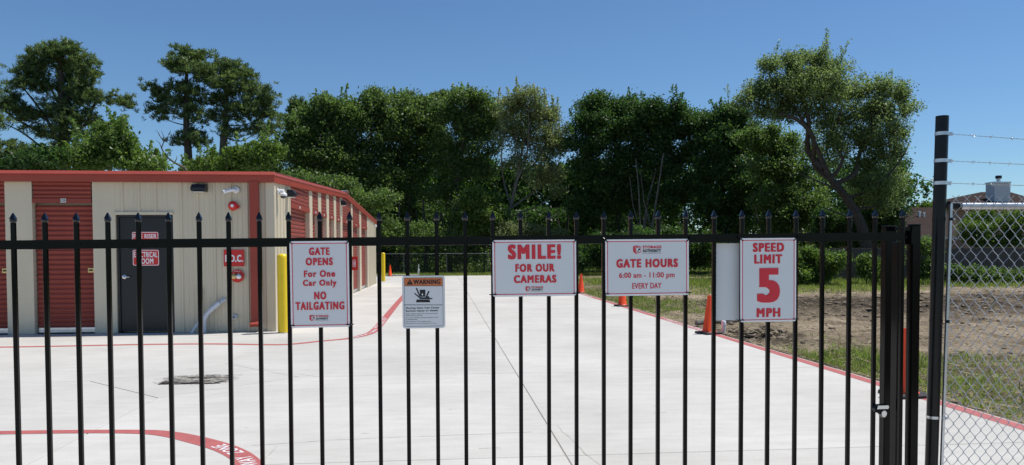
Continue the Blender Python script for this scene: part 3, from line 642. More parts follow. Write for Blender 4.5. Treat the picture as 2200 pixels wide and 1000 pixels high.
put('gong', MB().lathe([(.03, .0), (.03, .035), (.088, .036), (.09, .055), (.07, .085), (.03, .10), (.001, .10)], 24, (0, 0, 0), 'y'), M['fire_red'], t, True)
put('cap', MB().lathe([(.03, .101), (.03, .108), (.012, .112), (.001, .112)], 14, (0, 0, 0), 'y'), M['white'], t, True)
put('back_box', MB().bbox(.05, .108, -.034, 0, -.05, .02, .004), M['fire_red'], t)
t = thing('wall_sign', 'red metal sign reading F.D.C. on the ribbed front wall', 'sign', (-3.99, 14.712, 1.42))
put('plate', MB().box(-.19, .19, -.004, .0, -.16, .16), M['fire_red'], t)
lettering('lettering', 'F.D.C.', (-.165, -.075, .172, .06), M['fire_white'], t, -.006, .06, 1.15)
t = thing('fire_department_connection', 'round red plate with a brass hose inlet under the F.D.C. sign', 'hose connection', (-3.93, 14.715, 1.075))
put('plate', MB().lathe([(.125, 0), (.125, .012), (.001, .013)], 24, (0, 0, 0), 'y'), M['fire_red'], t)
for sx in (-.045, .045): 
    q = put('inlet', MB().lathe([(.05, .0135), (.05, .04), (.042, .06), (.046, .062), (.046, .10), (.034, .105), (.001, .106)], 16, (sx, 0, -.01), 'y'), M['brass'] if sx < 0 else M['alum'], t, True)
    put('inlet_lug', MB().box(sx - .006, sx + .006, -.09, -.07, .037, .055), M['brass'], q)
lettering('lettering', 'F D C', (-.05, .078, .05, .10), M['fire_white'], t, -.015, .03)
t = thing('drain_pipe', 'thick white plastic pipe rising from the concrete and bending into the wall', 'pipe', (-4.53, 14.6, 0))
put('lower_pipe', MB().tube([(0, 0, 0), (0, 0, .18), (.01, 0, .27), (.05, 0, .35), (.12, 0, .43)], .042, 14), M['pvc'], t, True)
put('coupling', MB().tube([(.115, 0, .425), (.29, .01, .575)], .050, 14), M['pvc'], t, True)
put('upper_pipe', MB().tube([(.28, .01, .567), (.36, .10, .63)], .040, 12), M['pvc'], t, True)
t = thing('conduit_pipe', 'thin grey conduit standing against the wall left of the bent white pipe', 'pipe', (-4.66, 14.66, 0))
put('pipe', MB().tube([(-.10, -.10, 0), (-.04, -.06, .10), (.03, 0, .22), (.035, 0, .74)], .028, 10), M['pvc'], t, True)
put('elbow', MB().tube([(.035, 0, .72), (.037, .0, .78), (.036, .04, .81), (.036, .08, .815)], .034, 10), M['pvc'], t, True)
t = thing('pipe_stub', 'short open pipe stub sticking out low on the front wall', 'pipe', (-3.985, 14.72, .29))
put('pipe', MB().lathe([(.05, 0), (.05, .01), (.038, .012), (.038, .09), (.03, .091), (.03, .03), (.001, .03)], 16, (0, 0, 0), 'y'), M['pvc'], t, True)
# fittings on the side wall
t = thing('security_camera', 'white dome camera hanging from an arm high on the side wall corner', 'security camera', (-3.22, 15.0, 2.70))
put('arm', MB().lathe([(.055, 0), (.055, .03), (.03, .035), (.03, .07), (.001, .071)], 14, (0, 0, .02), 'x').tube([(.05, 0, .035), (.11, 0, .03), (.11, 0, -.01)], .030, 10), M['white'], t, True)
dm = put('dome_housing', MB().lathe([(.001, .02), (.055, .018), (.07, 0), (.07, -.04), (.001, -.041)], 20, (.11, 0, -.03)), M['white'], t, True)
put('dome', MB().lathe([(.06, -.042), (.054, -.068), (.036, -.086), (.001, -.094)], 18, (.11, 0, -.03)), M['lens'], dm, True)
t = thing('security_camera', 'small bullet camera under the far end of the rake trim', 'security camera', (-3.22, 36.2, 2.78))
put('base', MB().lathe([(.08, 0), (.08, .03), (.001, .031)], 12, (0, 0, 0), 'x'), M['white'], t); put('camera_body', MB().tube([(.03, 0, 0), (.2, -.04, -.05)], .045, 10), M['white'], t, True)
put('lens', MB().tube([(.201, -.0405, -.0505), (.206, -.041, -.052)], [.036, .03], 10), M['lens'], t)
t = thing('extinguisher_sign', 'red sign sticking out from the side wall beside the seventh roll-up door', 'sign', (-3.24, 26.62, 1.13))
put('plate', MB().box(0, .25, -.004, .004, -.24, .24), M['fire_red'], t); mb = MB(); ring(mb, rrect(.07, -.13, .18, .13, .04), rrect(.09, -.11, .16, .11, .03), -.0055); flat(mb, rrect(.105, -.07, .145, .07, .015), -.0055); put('pictogram', mb, M['fire_white'], t)

# bollards
def bollard(label, x, y, h=1.5):
    t = thing('bollard', label, 'bollard', (x, y, 0), 'yellow bollards at the building corners')
    put('sleeve', MB().lathe([(.101, .0), (.101, h - .09), (.096, h - .05), (.080, h - .02), (.05, h - .004), (.001, h)], 28), M['yellow'], t, True)
    put('base_ring', MB().lathe([(.108, 0), (.108, .01), (.102, .012)], 28), M['joint'], t); return t
bollard('yellow dome-topped bollard at the near corner of the storage building', -3.02, 14.42)
bollard('yellow bollard at the far corner of the storage building', -3.10, 39.2)

# cones
def cone():
    t = thing('traffic_cone', 'x', 'traffic cone', (0, 0, 0), 'orange traffic cones along the driveway')
    put('base', MB().bbox(-.19, .19, -.19, .19, .0, .035, .012), M['black_rub'], t)
    put('cone_body', MB().lathe([(.135, .0355), (.125, .045), (.120, .05), (.034, .68), (.030, .70), (.020, .702), (.018, .62)], 28), M['orange'], t, True); return t
c0 = cone()
for k, (x, y, rz, lab) in enumerate([(4.86, 13.25, .3, 'orange traffic cone in front of a white pipe stub, left of the speed limit sign'),
        (4.93, 20.2, .1, 'orange traffic cone half hidden below the gate hours sign'), (5.0, 26.75, .5, 'orange traffic cone just right of the smile sign'),
        (-3.32, 47.35, 0, 'small far orange traffic cone beside the far bollard'), (4.80, 7.33, .05, 'nearest orange traffic cone, seen between the gate end posts')]):
    c = c0 if k == 0 else copy_tree(c0); c.location = (x, y, .005); c.rotation_euler.z = rz; c['label'] = lab
t = thing('pipe_stub', 'white capped plastic pipe stub standing in the soil behind the cone', 'pipe', (5.17, 13.35, -.02))
put('pipe', MB().lathe([(.035, 0), (.035, .16), (.001, .161)], 14), M['white'], t, True); put('cap', MB().lathe([(.045, .162), (.045, .23), (.035, .245), (.001, .246)], 14), M['white'], t, True)
t = thing('standpipe', 'thin grey standpipe with a wider sleeve in the verge beyond the driveway', 'pipe', (gnd(901, 591).x * 1.0, 48.6, 0))
put('sleeve', MB().lathe([(.07, -.05), (.07, .38), (.045, .40), (.001, .401)], 12), M['galv'], t); put('pipe', MB().lathe([(.035, .402), (.035, .68), (.05, .69), (.05, .72), (.001, .721)], 10), M['galv'], t)
t = thing('log', 'pale dead branch lying on the soil behind the nearest roadside cone', 'branch', (5.5, 14.6, 0.05))
put('stem', MB().tube([(-.45, -.1, .02), (-.1, .05, .05), (.25, 0, .03), (.7, .2, .06)], [.05, .055, .045, .03], 8), M['bark_pale'], t, True)
put('side_branch', MB().tube([(.1, .02, .04), (.3, -.15, .10), (.42, -.22, .09)], [.03, .02, .012], 6), M['bark_pale'], t, True)
t = thing('log', 'long thin pale pole lying on the grass near the back fence', 'branch', (9.6, 37.0, .05))
put('stem', MB().tube([(-.8, 1.0, .10), (.6, 0, .12), (2.2, -1.6, .06)], [.04, .045, .03], 7), M['bark_pale'], t, True)

# ------------------------------------------------------------------ gate
GY = 3.98; PS = .0104
GT = .0069                                          # the rail climbs slightly to the right
G = thing('sliding_gate', 'black steel picket gate with spear tops running across the whole view', 'gate', (0, GY, 0))
bars = [28.5, 96.5, 164, 231.5, 297, 362, 427.5, 491, 557, 620, 687, 751, 814, 875, 938, 999, 1058.5, 1118, 1178.5, 1238, 1297, 1355, 1414, 1473, 1534, 1594, 1651, 1710, 1767, 1825.5, 1880, 1938.6]
bx = [at(x, 480, GY).x for x in bars]; bx = [bx[0] - .152 * k for k in range(12, 0, -1)] + bx
rz = lambda x: 1.602 + x * GT                        # rail top height
pm = MB().bbox(-PS, PS, -PS, PS, .08, 1.688, .0022).mesh('picket'); pm.materials.append(M['black'])
fm = MB().lathe([(.0125, 1.6885), (.0150, 1.692), (.0166, 1.698), (.0150, 1.7035), (.012, 1.7045)], 16)
q = .0138; fm.add([(sx * q, sy * q, 1.7048) for sx, sy in ((-1, -1), (1, -1), (1, 1), (-1, 1))] + [(sx * .0022, sy * .0022, 1.736) for sx, sy in ((-1, -1), (1, -1), (1, 1), (-1, 1))], [(3, 2, 1, 0), (4, 5, 6, 7)] + [(i, (i + 1) % 4, 4 + (i + 1) % 4, 4 + i) for i in range(4)])
fme = fm.mesh('finial', True); fme.materials.append(M['black_cast'])
mod = None
for x in bx:
    p = link('picket', pm, None, G, (x, random.uniform(-.0006, .0006), (x) * GT * .75)); link('finial', fme, None, p)
for z0, z1 in ((-.046, 0), (-1.46, -1.41)):
    mb = MB(); xa, xb = bx[0] - .1, bx[-1] + .012; f, k = -.0085, .026
    mb.add([(xa, f, rz(xa) + z0), (xb, f, rz(xb) + z0), (xb, k, rz(xb) + z0), (xa, k, rz(xa) + z0), (xa, f, rz(xa) + z1), (xb, f, rz(xb) + z1), (xb, k, rz(xb) + z1), (xa, k, rz(xa) + z1)],
           [(0, 3, 2, 1), (4, 5, 6, 7), (0, 1, 5, 4), (1, 2, 6, 5), (2, 3, 7, 6), (3, 0, 4, 7)]); put('rail', mb, M['black'], G)
sc = MB()
for x in bx: sc.lathe([(.0045, 0), (.0045, .002), (.001, .003)], 8, (x + .0185, -.0086, rz(x) - .026), 'y')
put('rail_screws', sc, M['black'], G)
# end stile of the gate, behind the rail
P0 = at(1926, 520, GY + .05); put('end_stile', MB().bbox(P0.x - .004, P0.x + .034, .028, .09, .06, rz(2.6) - .052, .004), M['black'], G)
# lock keeper on the gate
lk = thing('gate_lock', 'silver and black rounded latch on the right end of the gate', 'lock', tuple(at(1890, 880, GY - .02)))
put('housing', MB().prism([(-.035, -.012), (-.04, .008), (-.03, .028), (.042, .03), (.048, .01), (.046, -.022), (.03, -.046), (.012, -.046), (-.004, -.024)], -.016, .012), M['black'], lk)
put('keeper', MB().prism([(.014 + .016 * math.cos(a * .5236) * (1 if a < 7 else .8), -.022 + .019 * math.sin(a * .5236)) for a in range(12)][::1], -.022, -.0165), M['alum'], lk)
put('cap', MB().prism([(-.028, .006), (.038, .006), (.043, .016), (.038, .026), (-.022, .026)], -.021, -.0165), M['alum'], lk)
# receiver posts
def gpost(label, px0, px1, ytop, Y, d=.055):
    a, b = at(px0, ytop, Y), at(px1, ytop, Y)
    t = thing('gate_post', label, 'gate post', ((a.x + b.x) / 2, Y, 0)); wd = (b.x - a.x) / 2
    put('post', MB().bbox(-wd, wd, 0, d, 0, a.z, .004), M['black'], t); put('cap', MB().bbox(-wd - .001, wd + .001, -.001, d + .001, a.z + .0005, a.z + .009, .003), M['black'], t); return t, a.z
gpost('square black gate post standing behind the right end of the gate', 1904, 1928, 488, 4.22)
pB, zb = gpost('square black gate post nearest the round fence post', 1961, 1979, 485, 4.16)
put('catch', MB().box(-.046, -.0275, -.02, .05, zb - .11, zb - .03), M['black'], pB)
put('brace', MB().box(-.125, -.0275, .012, .04, zb - .03, zb - .008), M['black'], pB)

# ------------------------------------------------------------------ signs tied to the gate
SY = GY - .0185
def sign(name, label, box, r=.012, Y=SY, items=(), border=('sign_red', .0100, .0140), edge=.0095, edge_m='plate_edge', ties=True, cat='sign', tilt=.006):
    a, b = at(box[0], box[1], Y), at(box[2], box[3], Y); ctr = (a + b) / 2; hw, hh = (b.x - a.x) / 2, (a.z - b.z) / 2
    t = thing(name, label, cat, tuple(ctr), None, (0, -tilt, 0)); ct, st = math.cos(tilt), math.sin(tilt)
    def loc(px, py):
        v = at(px, py, Y) - ctr; return (v.x * ct + v.z * st, v.z * ct - v.x * st)
    put('plate', MB().prism(rrect(-hw, -hh, hw, hh, r), -.0012, .0012), M['plate'], t)
    if edge:
        mb = MB(); ring(mb, rrect(-hw + .0004, -hh + .0004, hw - .0004, hh - .0004, r), rrect(-hw + edge, -hh + edge, hw - edge, hh - edge, max(r - edge, .004)), -.0018); put('edge_band', mb, M[edge_m], t)
    if border:
        e0, e1 = border[1], border[2]; mb = MB(); ring(mb, rrect(-hw + e0, -hh + e0, hw - e0, hh - e0, r * .7), rrect(-hw + e1, -hh + e1, hw - e1, hh - e1, r * .6), -.0022); put('border', mb, M[border[0]], t)
    for it in items:
        kind = it[0]
        if kind == 'text':
            _, s, bx_, m, bold = it[:5]; p, q = loc(bx_[0], bx_[3]), loc(bx_[2], bx_[1])
            lettering('lettering', s, (p[0], p[1], q[0], q[1]), M[m], t, -.0026, bold, it[5] if len(it) > 5 else 0, eps=.00004)
        elif kind == 'poly':
            _, pts, m, y, nm = it; mb = MB(); P_ = [loc(*p) for p in pts]
            ar = sum(P_[i][0] * P_[(i + 1) % len(P_)][1] - P_[(i + 1) % len(P_)][0] * P_[i][1] for i in range(len(P_)))
            flat(mb, P_ if ar > 0 else P_[::-1], -y); put(nm, mb, M[m], t)
    if ties:
        for sx in (-1, 1):
            for sz in (-1, 1):
                x, z = sx * (hw - .012), sz * (hh - .012)
                if sz > 0: mb = MB().tube([(x, .0, z), (x, -.0045, z - .002), (x + sx * .018, -.0055, z + .016), (x + sx * .026, -.002, z + .022), (x + sx * .03, .03, z + .02)], .0030, 6)
                else: mb = MB().tube([(x - sx * .004, .0, z), (x - sx * .006, -.005, z), (x + sx * .014, -.006, z), (x + sx * .026, -.002, z), (x + sx * .028, .02, z)], .0028, 6)
                put('cable_tie', mb, M['black'], t)
    return t
def logo(x0, y0, x1, y1):         # red crate emblem and two-line name inside this pixel box
    W_, H_ = x1 - x0, y1 - y0; X = lambda u: x0 + u * W_; Yy = lambda v: y0 + v * H_
    P = lambda *a: [(X(u), Yy(v)) for u, v in a]
    return [('poly', P((0, .10), (.065, .16), (.10, 1), (.085, .97), (.0, .72)), 'sign_red', .0026, 'emblem'),
            ('poly', P((0, .08), (.11, .0), (.28, .1), (.075, .15)), 'sign_red', .0026, 'emblem'),
            ('poly', P((.085, .20), (.28, .13), (.275, .82), (.10, 1)), 'sign_red', .0027, 'emblem'),
            ('poly', P((.105, .30), (.262, .22), (.258, .74), (.115, .88)), 'plate', .0031, 'emblem'),
            ('poly', P((.13, .80), (.19, .52), (.16, .46), (.235, .30), (.245, .50), (.215, .56), (.165, .78)), 'sign_dark', .0034, 'emblem'),
            ('text', 'STORAGE', (X(.335), Yy(.0), X(1), Yy(.36)), 'sign_red', .05, 1.15), ('text', 'AUTHORITY', (X(.335), Yy(.43), X(.98), Yy(.80)), 'sign_dark', .05, 1.12),
            ('text', 'SELF STORAGE MADE EASY', (X(.335), Yy(.86), X(.99), Yy(.97)), 'sign_dark', .01, 1.2)]
sign('gate_sign', 'white tall sign with red lettering about the gate opening for one car only', (622.5, 518.5, 751.5, 703), items=[
    ('text', 'GATE', (664, 532, 708, 549), 'sign_red', .066), ('text', 'OPENS', (657, 554, 715, 571), 'sign_red', .066),
    ('text', 'For One', (653, 581, 720, 596), 'sign_red', .055), ('text', 'Car Only', (651, 601, 723, 619), 'sign_red', .055),
    ('text', 'NO', (675, 627, 701, 644), 'sign_red', .066), ('text', 'TAILGATING', (635, 648, 740, 667), 'sign_red', .066)] + logo(665, 677, 706, 690))
sign('smile_sign', 'white wide sign with a large red SMILE line above the cameras wording', (1058, 516, 1238, 636), items=[
    ('text', 'SMILE!', (1091, 525, 1205, 558), 'sign_red', .072), ('text', 'FOR OUR', (1107, 567, 1191, 585), 'sign_red', .066), ('text', 'CAMERAS', (1104, 591, 1195, 609), 'sign_red', .066)] + logo(1129, 615.5, 1167, 627))
sign('hours_sign', 'white wide sign showing the gate hours in red, with an emblem on top', (1300.5, 514.5, 1479.5, 634.5), items=[
    ('text', 'GATE HOURS', (1324, 556, 1456, 576), 'sign_red', .066), ('text', '6:00 am - 11:00 pm', (1330, 585, 1449, 601.5), 'sign_red', .022, 1.05), ('text', 'EVERY DAY', (1358, 608, 1421, 621), 'sign_red', .022, 1.05)] + logo(1360, 528, 1421, 546))
sign('speed_limit_sign', 'white tall speed limit sign with a big red 5 near the gate end', (1591, 512, 1709.5, 691), items=[
    ('text', 'SPEED', (1617, 522, 1684, 542), 'sign_red', .066), ('text', 'LIMIT', (1620, 547, 1680, 567), 'sign_red', .066), ('text', '5', (1626, 576, 1675, 651), 'sign_red', .062), ('text', 'MPH', (1625, 662, 1676, 682), 'sign_red', .066)])
sign('blank_sign', 'plain white back of a sign behind the gate, left of the speed limit sign', (1537, 523, 1655, 687), r=.004, Y=GY + .03, border=None, edge=0, ties=False)
ws = [('poly', [(868.5, 597.5), (950.5, 597.5), (950.5, 614), (868.5, 614)], 'sign_orange', .0021, 'header'),
      ('poly', [(880.5, 599.5), (887.5, 612), (873.5, 612)], 'sign_dark', .0024, 'triangle'), ('poly', [(880, 603), (881, 603), (880.8, 608), (880.2, 608)], 'sign_orange', .0028, 'triangle_mark'),
      ('text', 'WARNING', (888, 600.5, 946, 611.5), 'sign_dark', .05, 1.1),
      ('poly', [(868.5, 614.2), (950.5, 614.2), (950.5, 615.2), (868.5, 615.2)], 'sign_dark', .0026, 'rule'), ('poly', [(868.5, 655), (950.5, 655), (950.5, 656), (868.5, 656)], 'sign_dark', .0026, 'rule'),
      ('poly', [(895.5, 644), (923, 644), (924, 650), (893.5, 650)], 'sign_dark', .0026, 'pictogram'), ('poly', [(902, 623), (914, 623), (913.5, 638), (902.5, 638)], 'sign_dark', .0026, 'pictogram'),
      ('poly', [(907.5, 629.5), (909.2, 633), (907.5, 636.5), (905.8, 633)], 'plate', .0030, 'pictogram'),
      ('poly', [(893, 620), (896, 619), (902, 633), (902, 639), (913.5, 639.5), (920.5, 625), (923, 626.5), (917, 640), (929, 641), (929, 643.2), (903, 643), (890, 631.5), (891.5, 629.5), (900, 637), (899.5, 634)], 'sign_dark', .0024, 'pictogram'),
      ('poly', [(917.5, 640.2), (918.2, 637.5), (920, 636.7), (921.8, 637.8), (922.3, 640.2)], 'sign_dark', .0027, 'pictogram'),
      ('text', 'Moving Gate Can Cause', (872, 659.3, 943.5, 665.3), 'sign_dark', .035), ('text', 'Serious Injury or Death', (872, 665.5, 940.5, 671.4), 'sign_dark', .035),
      ('text', 'KEEP CLEAR! Gate may move at any time', (872, 673, 940, 676.2), 'sign_dark', .025), ('text', 'without prior warning.', (872, 677.2, 907, 680.2), 'sign_dark', .025),
      ('text', 'Do not let children operate the gate or play', (872, 681.4, 941.5, 684.6), 'sign_dark', .025), ('text', 'in the gate area.', (872, 685.6, 897, 688.6), 'sign_dark', .025),
      ('text', 'This entrance is for vehicles only.', (872, 690, 926, 693), 'sign_dark', .025), ('text', 'Pedestrians must use separate entrance.', (872, 694, 937.5, 697), 'sign_dark', .025)]
sign('warning_sign', 'small white warning sign with an orange header and a black crushing pictogram', (864, 593, 956.5, 705), items=ws, border=('sign_dark', .0105, .0118), edge=.009, edge_m='plate', ties=False, r=.014)

# ------------------------------------------------------------------ chain-link fence on the right, with its pipe post
FY = 4.30
F = thing('chain_link_fence', 'galvanised chain-link fence panel with a tall round black pipe post and barbed wire', 'fence', (3.02, FY, 0))
pt, pb = at(2024.5, 250, FY), at(2001, 1000, FY); dirp = (pt - pb).normalized(); p0 = pb - dirp * (pb.z + .02)
fl = lambda v: (v.x - 3.02, v.y - FY, v.z)
put('post', MB().tube([fl(p0), fl(pt)], .0365, 32), M['black_pipe'], F, True)
put('post_footing', MB().lathe([(.11, -.03), (.11, .012), (.04, .018)], 16, fl(p0)), M['concrete'], F)
def onpost(z): return p0 + dirp * ((z - p0.z) / dirp.z)
bar_top, bar_bot = at(2043, 438, FY - .04), at(2023, 1000, FY - .04); db_ = (bar_top - bar_bot).normalized(); bb = bar_bot - db_ * (bar_bot.z - .08)
def onbar(z): return bb + db_ * ((z - bb.z) / db_.z)
mb = MB(); mb.tube([fl(bb), fl(bar_top)], .0105, 4); put('tension_bar', mb, M['galv'], F)
for py, m in ((472, 'black_pipe'), (690, 'black_pipe'), (896, 'galv')):
    z = at(2000, py, FY).z; c = onpost(z); e = onbar(z); cc = Vector(fl(c)); ee = Vector(fl(e)); q = MB()
    n = 24; hb = .0085
    q.add([(cc.x + math.cos(2 * math.pi * i / n) * .0385, cc.y + math.sin(2 * math.pi * i / n) * .0385, z + s * hb) for s in (-1, 1) for i in range(n)], [(i, (i + 1) % n, n + (i + 1) % n, n + i) for i in range(n)])
    q.box(cc.x + .03, ee.x + .012, ee.y - .013, ee.y - .0095, z - hb, z + hb); bnd = put('tension_band', q, M[m], F, True)
    put('bolt', MB().lathe([(.007, 0), (.007, .006), (.001, .007)], 8, (ee.x + .012, ee.y - .0135, z), 'y'), M['galv'], bnd)
rtop = 1.806
put('top_rail', MB().tube([(.13, -.0, rtop - .018), (4.2, -.0, rtop - .010)], .0208, 18), M['galv'], F, True)
rc = put('rail_end_cup', MB().tube([(.065, 0, rtop - .018), (.135, 0, rtop - .018)], .026, 18), M['black_pipe'], F, True)
z = rtop + .001; c = Vector(fl(onpost(z))); q = MB(); q.add([(c.x + math.cos(2 * math.pi * i / 24) * .039, c.y + math.sin(2 * math.pi * i / 24) * .039, z + s * .009) for s in (-1, 1) for i in range(24)], [(i, (i + 1) % 24, 24 + (i + 1) % 24, 24 + i) for i in range(24)]); q.box(c.x + .036, c.x + .085, -.003, .003, z - .009, z + .009); put('brace_band', q, M['black_pipe'], F, True)
# each mesh wire zig-zags down between its two neighbours
wp, hp = .0359, .0445
for i in range(90):
    pts = []; k = 0; z = rtop + .028 + (0 if i % 1 == 0 else 0)
    while z > .03:
        zz = min(z, bar_top.z); off = (onbar(zz).x - onbar(1.8).x)
        x = onbar(1.8).x - 3.02 + .004 + i * wp + (-.0022 if (k + i) % 2 else wp + .0022) + off * max(0, 1 - i / 90)
        pts.append((x, -.028 + (.0034 if (k + i) % 2 else -.0034) , z)); k += 1; z -= hp
    # knuckle at the top
    x, y, zt = pts[0]; pts = [(x - .016, y + .003, zt + .016), (x - .003, y, zt + .006)] + pts if i % 2 else [(x + .016, y - .003, zt + .018), (x + .003, y, zt + .006)] + pts
    mb = MB(); P2 = []
    for a, b in zip(pts[1:], pts[2:]):
        a, b = Vector(a), Vector(b); P2 += [a, a.lerp(b, .12) + Vector((0, .0, 0)), a.lerp(b, .88)]
    P2 = [Vector(pts[0])] + P2 + [Vector(pts[-1])]
    put('mesh_wire', mb.tube(P2, .0020, 4, False), M['wire'], F)
for j, (py, slope) in enumerate(((288, -.050), (346, -.033), (394, -.019))):
    z = at(2024, py, FY).z; c = Vector(fl(onpost(z))); q = MB(); n = 24
    q.add([(c.x + math.cos(2 * math.pi * i / n) * .0386, c.y + math.sin(2 * math.pi * i / n) * .0386, z + s * .0105) for s in (-1, 1) for i in range(n)], [(i, (i + 1) % n, n + (i + 1) % n, n + i) for i in range(n)])
    q.box(c.x + .034, c.x + .062, -.008, .008, z - .0105, z + .0105); put('wire_band', q, M['galv'], F, True)
    bw = MB(); x0 = c.x + .055; N = 240; ln = 3.6
    def cl_(t): return Vector((x0 + ln * t, .002, z + slope * ln * t * .9 + .02 * math.sin(3 * t) * 0 - .10 * t * (1 - t) * (.3 if j else .5)))
    for ph in (0, math.pi):
        bw.tube([cl_(i / N) + Vector((0, math.cos(i * 1.35 + ph), math.sin(i * 1.35 + ph))) * .0018 for i in range(N + 1)], .0014, 4, False)
    wobj = put('barbed_wire', bw, M['galv'], F, True)
    for k in range(28):
        cpt = cl_((.03 + k * .125) / ln * 1.0 + random.uniform(-.004, .004)); 
        if cpt.x > x0 + ln: break
        b_ = MB(); a0 = random.uniform(0, 6.28)
        b_.tube([cpt + Vector((-.005 + .0018 * i, math.cos(a0 + i * 1.3) * .0045, math.sin(a0 + i * 1.3) * .0045)) for i in range(7)], .0013, 4, False)
        for s_ in (0, 1):
            a1 = a0 + s_ * math.pi + .5; dv = Vector((random.uniform(-.6, .6), math.cos(a1), math.sin(a1))).normalized(); b_.tube([cpt + dv * .004 - Vector((.003, 0, 0)), cpt + dv * .017], [.0013, .0008], 4, False)
            dv = Vector((random.uniform(-.6, .6), -math.sin(a1), math.cos(a1))).normalized(); b_.tube([cpt + dv * .004 + Vector((.003, 0, 0)), cpt + dv * .016], [.0013, .0008], 4, False)
        put('barb', b_, M['galv'], wobj)

# ------------------------------------------------------------------ back chain-link fence
K = thing('back_fence', 'thin chain-link fence with a single top rail across the far end of the driveway', 'fence', (0, 51.8, 0))
put('top_rail', MB().tube([(-9, 0, 1.40), (24, 0, 1.40)], .020, 8), M['galv_old'], K)
fp = MB().lathe([(.022, -.05), (.022, 1.40), (.026, 1.43), (.001, 1.45)], 8).mesh('post'); fp.materials.append(M['galv_old'])
for i in range(12): link('post', fp, None, K, (-8.5 + i * 2.9 + (.05 if i % 2 else 0), 0, 0))
mb = MB(); x = -9; wv = .0022
while x < 24:
    for sg in (-1, 1): mb.add([(x, 0, .02), (x + wv, 0, .02), (x + sg * 1.36 + wv, 0, 1.38), (x + sg * 1.36, 0, 1.38)], [(0, 1, 2, 3)])
    x += .10
o = put('mesh', mb, M['galv_old'], K); o['kind'] = 'stuff'

# ------------------------------------------------------------------ wooden fence on the right
Wf = thing('wooden_fence', 'weathered dark wooden privacy fence behind the field, half hidden by bushes', 'fence', (18, 34, 0))
bm_ = MB().bbox(-.068, .068, -.01, .01, .04, 1.62, .006).mesh('board'); bm_.materials.append(M['wood'])
for i in range(150):
    link('board', bm_, None, Wf, (-3.2 + i * .142, random.uniform(-.006, .006) - i * .004, random.uniform(-.03, .03)))
mbr = MB().box(-3.3, 18.2, -.10, -.06, 1.28, 1.37).box(-3.3, 18.2, -.10, -.06, .35, .44); put('fence_rail', mbr, M['wood'], Wf)

# ------------------------------------------------------------------ houses
def house(name, label, cat, Y, ridge, eave_l, eave_r, depth, hip_l=False, hip_r=True):
    pass
HA = thing('house', 'low brown-roofed house just right of the leaning oak, behind the fence', 'house', tuple(at(1960, 560, 48)))
oa = Vector(HA.location); oa.z = 0; HA.location = oa
A = lambda px, py, Y: tuple(at(px, py, Y) - oa)
rl, rr = at(1925, 446, 53), at(2012, 446, 53); el, er = at(1890, 492, 47), at(2090, 492, 47); bk_l, bk_r = Vector((el.x, 59, el.z)), Vector((er.x, 59, er.z))
o_ = lambda v: tuple(v - oa)
put('roof', MB().add([o_(rl), o_(rr), o_(er), o_(el), o_(bk_r), o_(bk_l)], [(3, 2, 1, 0), (2, 4, 1), (1, 4, 5, 0), (5, 3, 0)]), M['shingle'], HA)
for px, py, r_, h_ in ((1954, 471, .05, .2), (1975, 459, .09, .2), (1985, 462, .07, .22), (1969, 474, .05, .25)):
    v = at(px, py, 50.2) - oa; put('vent', MB().lathe([(r_, -.25), (r_, h_ * .4), (r_ * 1.5, h_ * .42), (r_ * 1.5, h_ * .6), (.001, h_ * .75)], 10, v), M['galv'], HA)
mb = MB().box(el.x - oa.x + .4, er.x - oa.x - .4, -.6, 10, 0, el.z - .02); put('wall', mb, M['brick_wall'], HA)
put('fascia', MB().box(el.x - oa.x - .02, er.x - oa.x + .02, 47 - oa.y - .06, 47 - oa.y - .005, el.z - .2, el.z + .02), M['trim'], HA)
pl_, pr_ = at(1880, 490, 46.6), at(2048, 490, 46.6); el2, er2 = at(1880, 509, 42.5), at(2078, 509, 42.5)
put('porch_roof', MB().add([o_(pl_), o_(pr_), o_(er2), o_(el2)], [(3, 2, 1, 0)]), M['shingle'], HA)
put('porch_fascia', MB().box(el2.x - oa.x, er2.x - oa.x, 42.5 - oa.y - .04, 42.5 - oa.y, el2.z - .16, el2.z - .01), M['trim'], HA)
put('porch_wall', MB().box(el2.x - oa.x + .3, er2.x - oa.x - .3, 43.2 - oa.y, 46 - oa.y, 0, el2.z - .1), M['brick_wall'], HA)
HB = thing('house', 'brown-roofed house with a grey chimney at the right edge, behind the barbed wire', 'house', (0, 0, 0)); ob = at(2150, 560, 62); ob.z = 0; HB.location = ob
q_ = lambda px, py, Y: tuple(at(px, py, Y) - ob)
pk1, pk2 = at(2108, 413, 66), at(2170, 413, 66); e1, e2, e3, e4 = at(2030, 450, 60), at(2300, 450, 60), at(2300, 450, 60), at(2030, 450, 60); e3.y = e4.y = 72
put('roof', MB().add([tuple(v - ob) for v in (pk1, pk2, e1, e2, e3, e4)], [(2, 3, 1, 0), (3, 4, 1), (4, 5, 0, 1), (5, 2, 0)]), M['shingle'], HB)
put('wall', MB().box(e1.x - ob.x + .4, e2.x - ob.x - .4, e1.y - ob.y + .4, 9.6, 0, e1.z - .02), M['brick_wall'], HB)
c1, c2 = at(2137, 393, 62.5) - ob, at(2170, 452, 62.5) - ob
ch = put('chimney', MB().box(c1.x, c2.x, c1.y, c1.y + 1.1, c2.z - .8, c1.z), M['siding'], HB)
put('chimney_cap', MB().box(c1.x - .06, c2.x + .06, c1.y - .06, c1.y + 1.16, c1.z + .002, c1.z + .10), M['galv'], ch)
mx_ = (c1.x + c2.x) / 2; put('flue', MB().lathe([(.17, c1.z + .102), (.17, c1.z + .42), (.001, c1.z + .421)], 12, (mx_, c1.y + .5, 0)), M['galv'], ch)
put('flue_cap', MB().lathe([(.26, c1.z + .422), (.26, c1.z + .68), (.001, c1.z + .70)], 12, (mx_, c1.y + .5, 0)), M['black_door'], ch)
cb = MB()
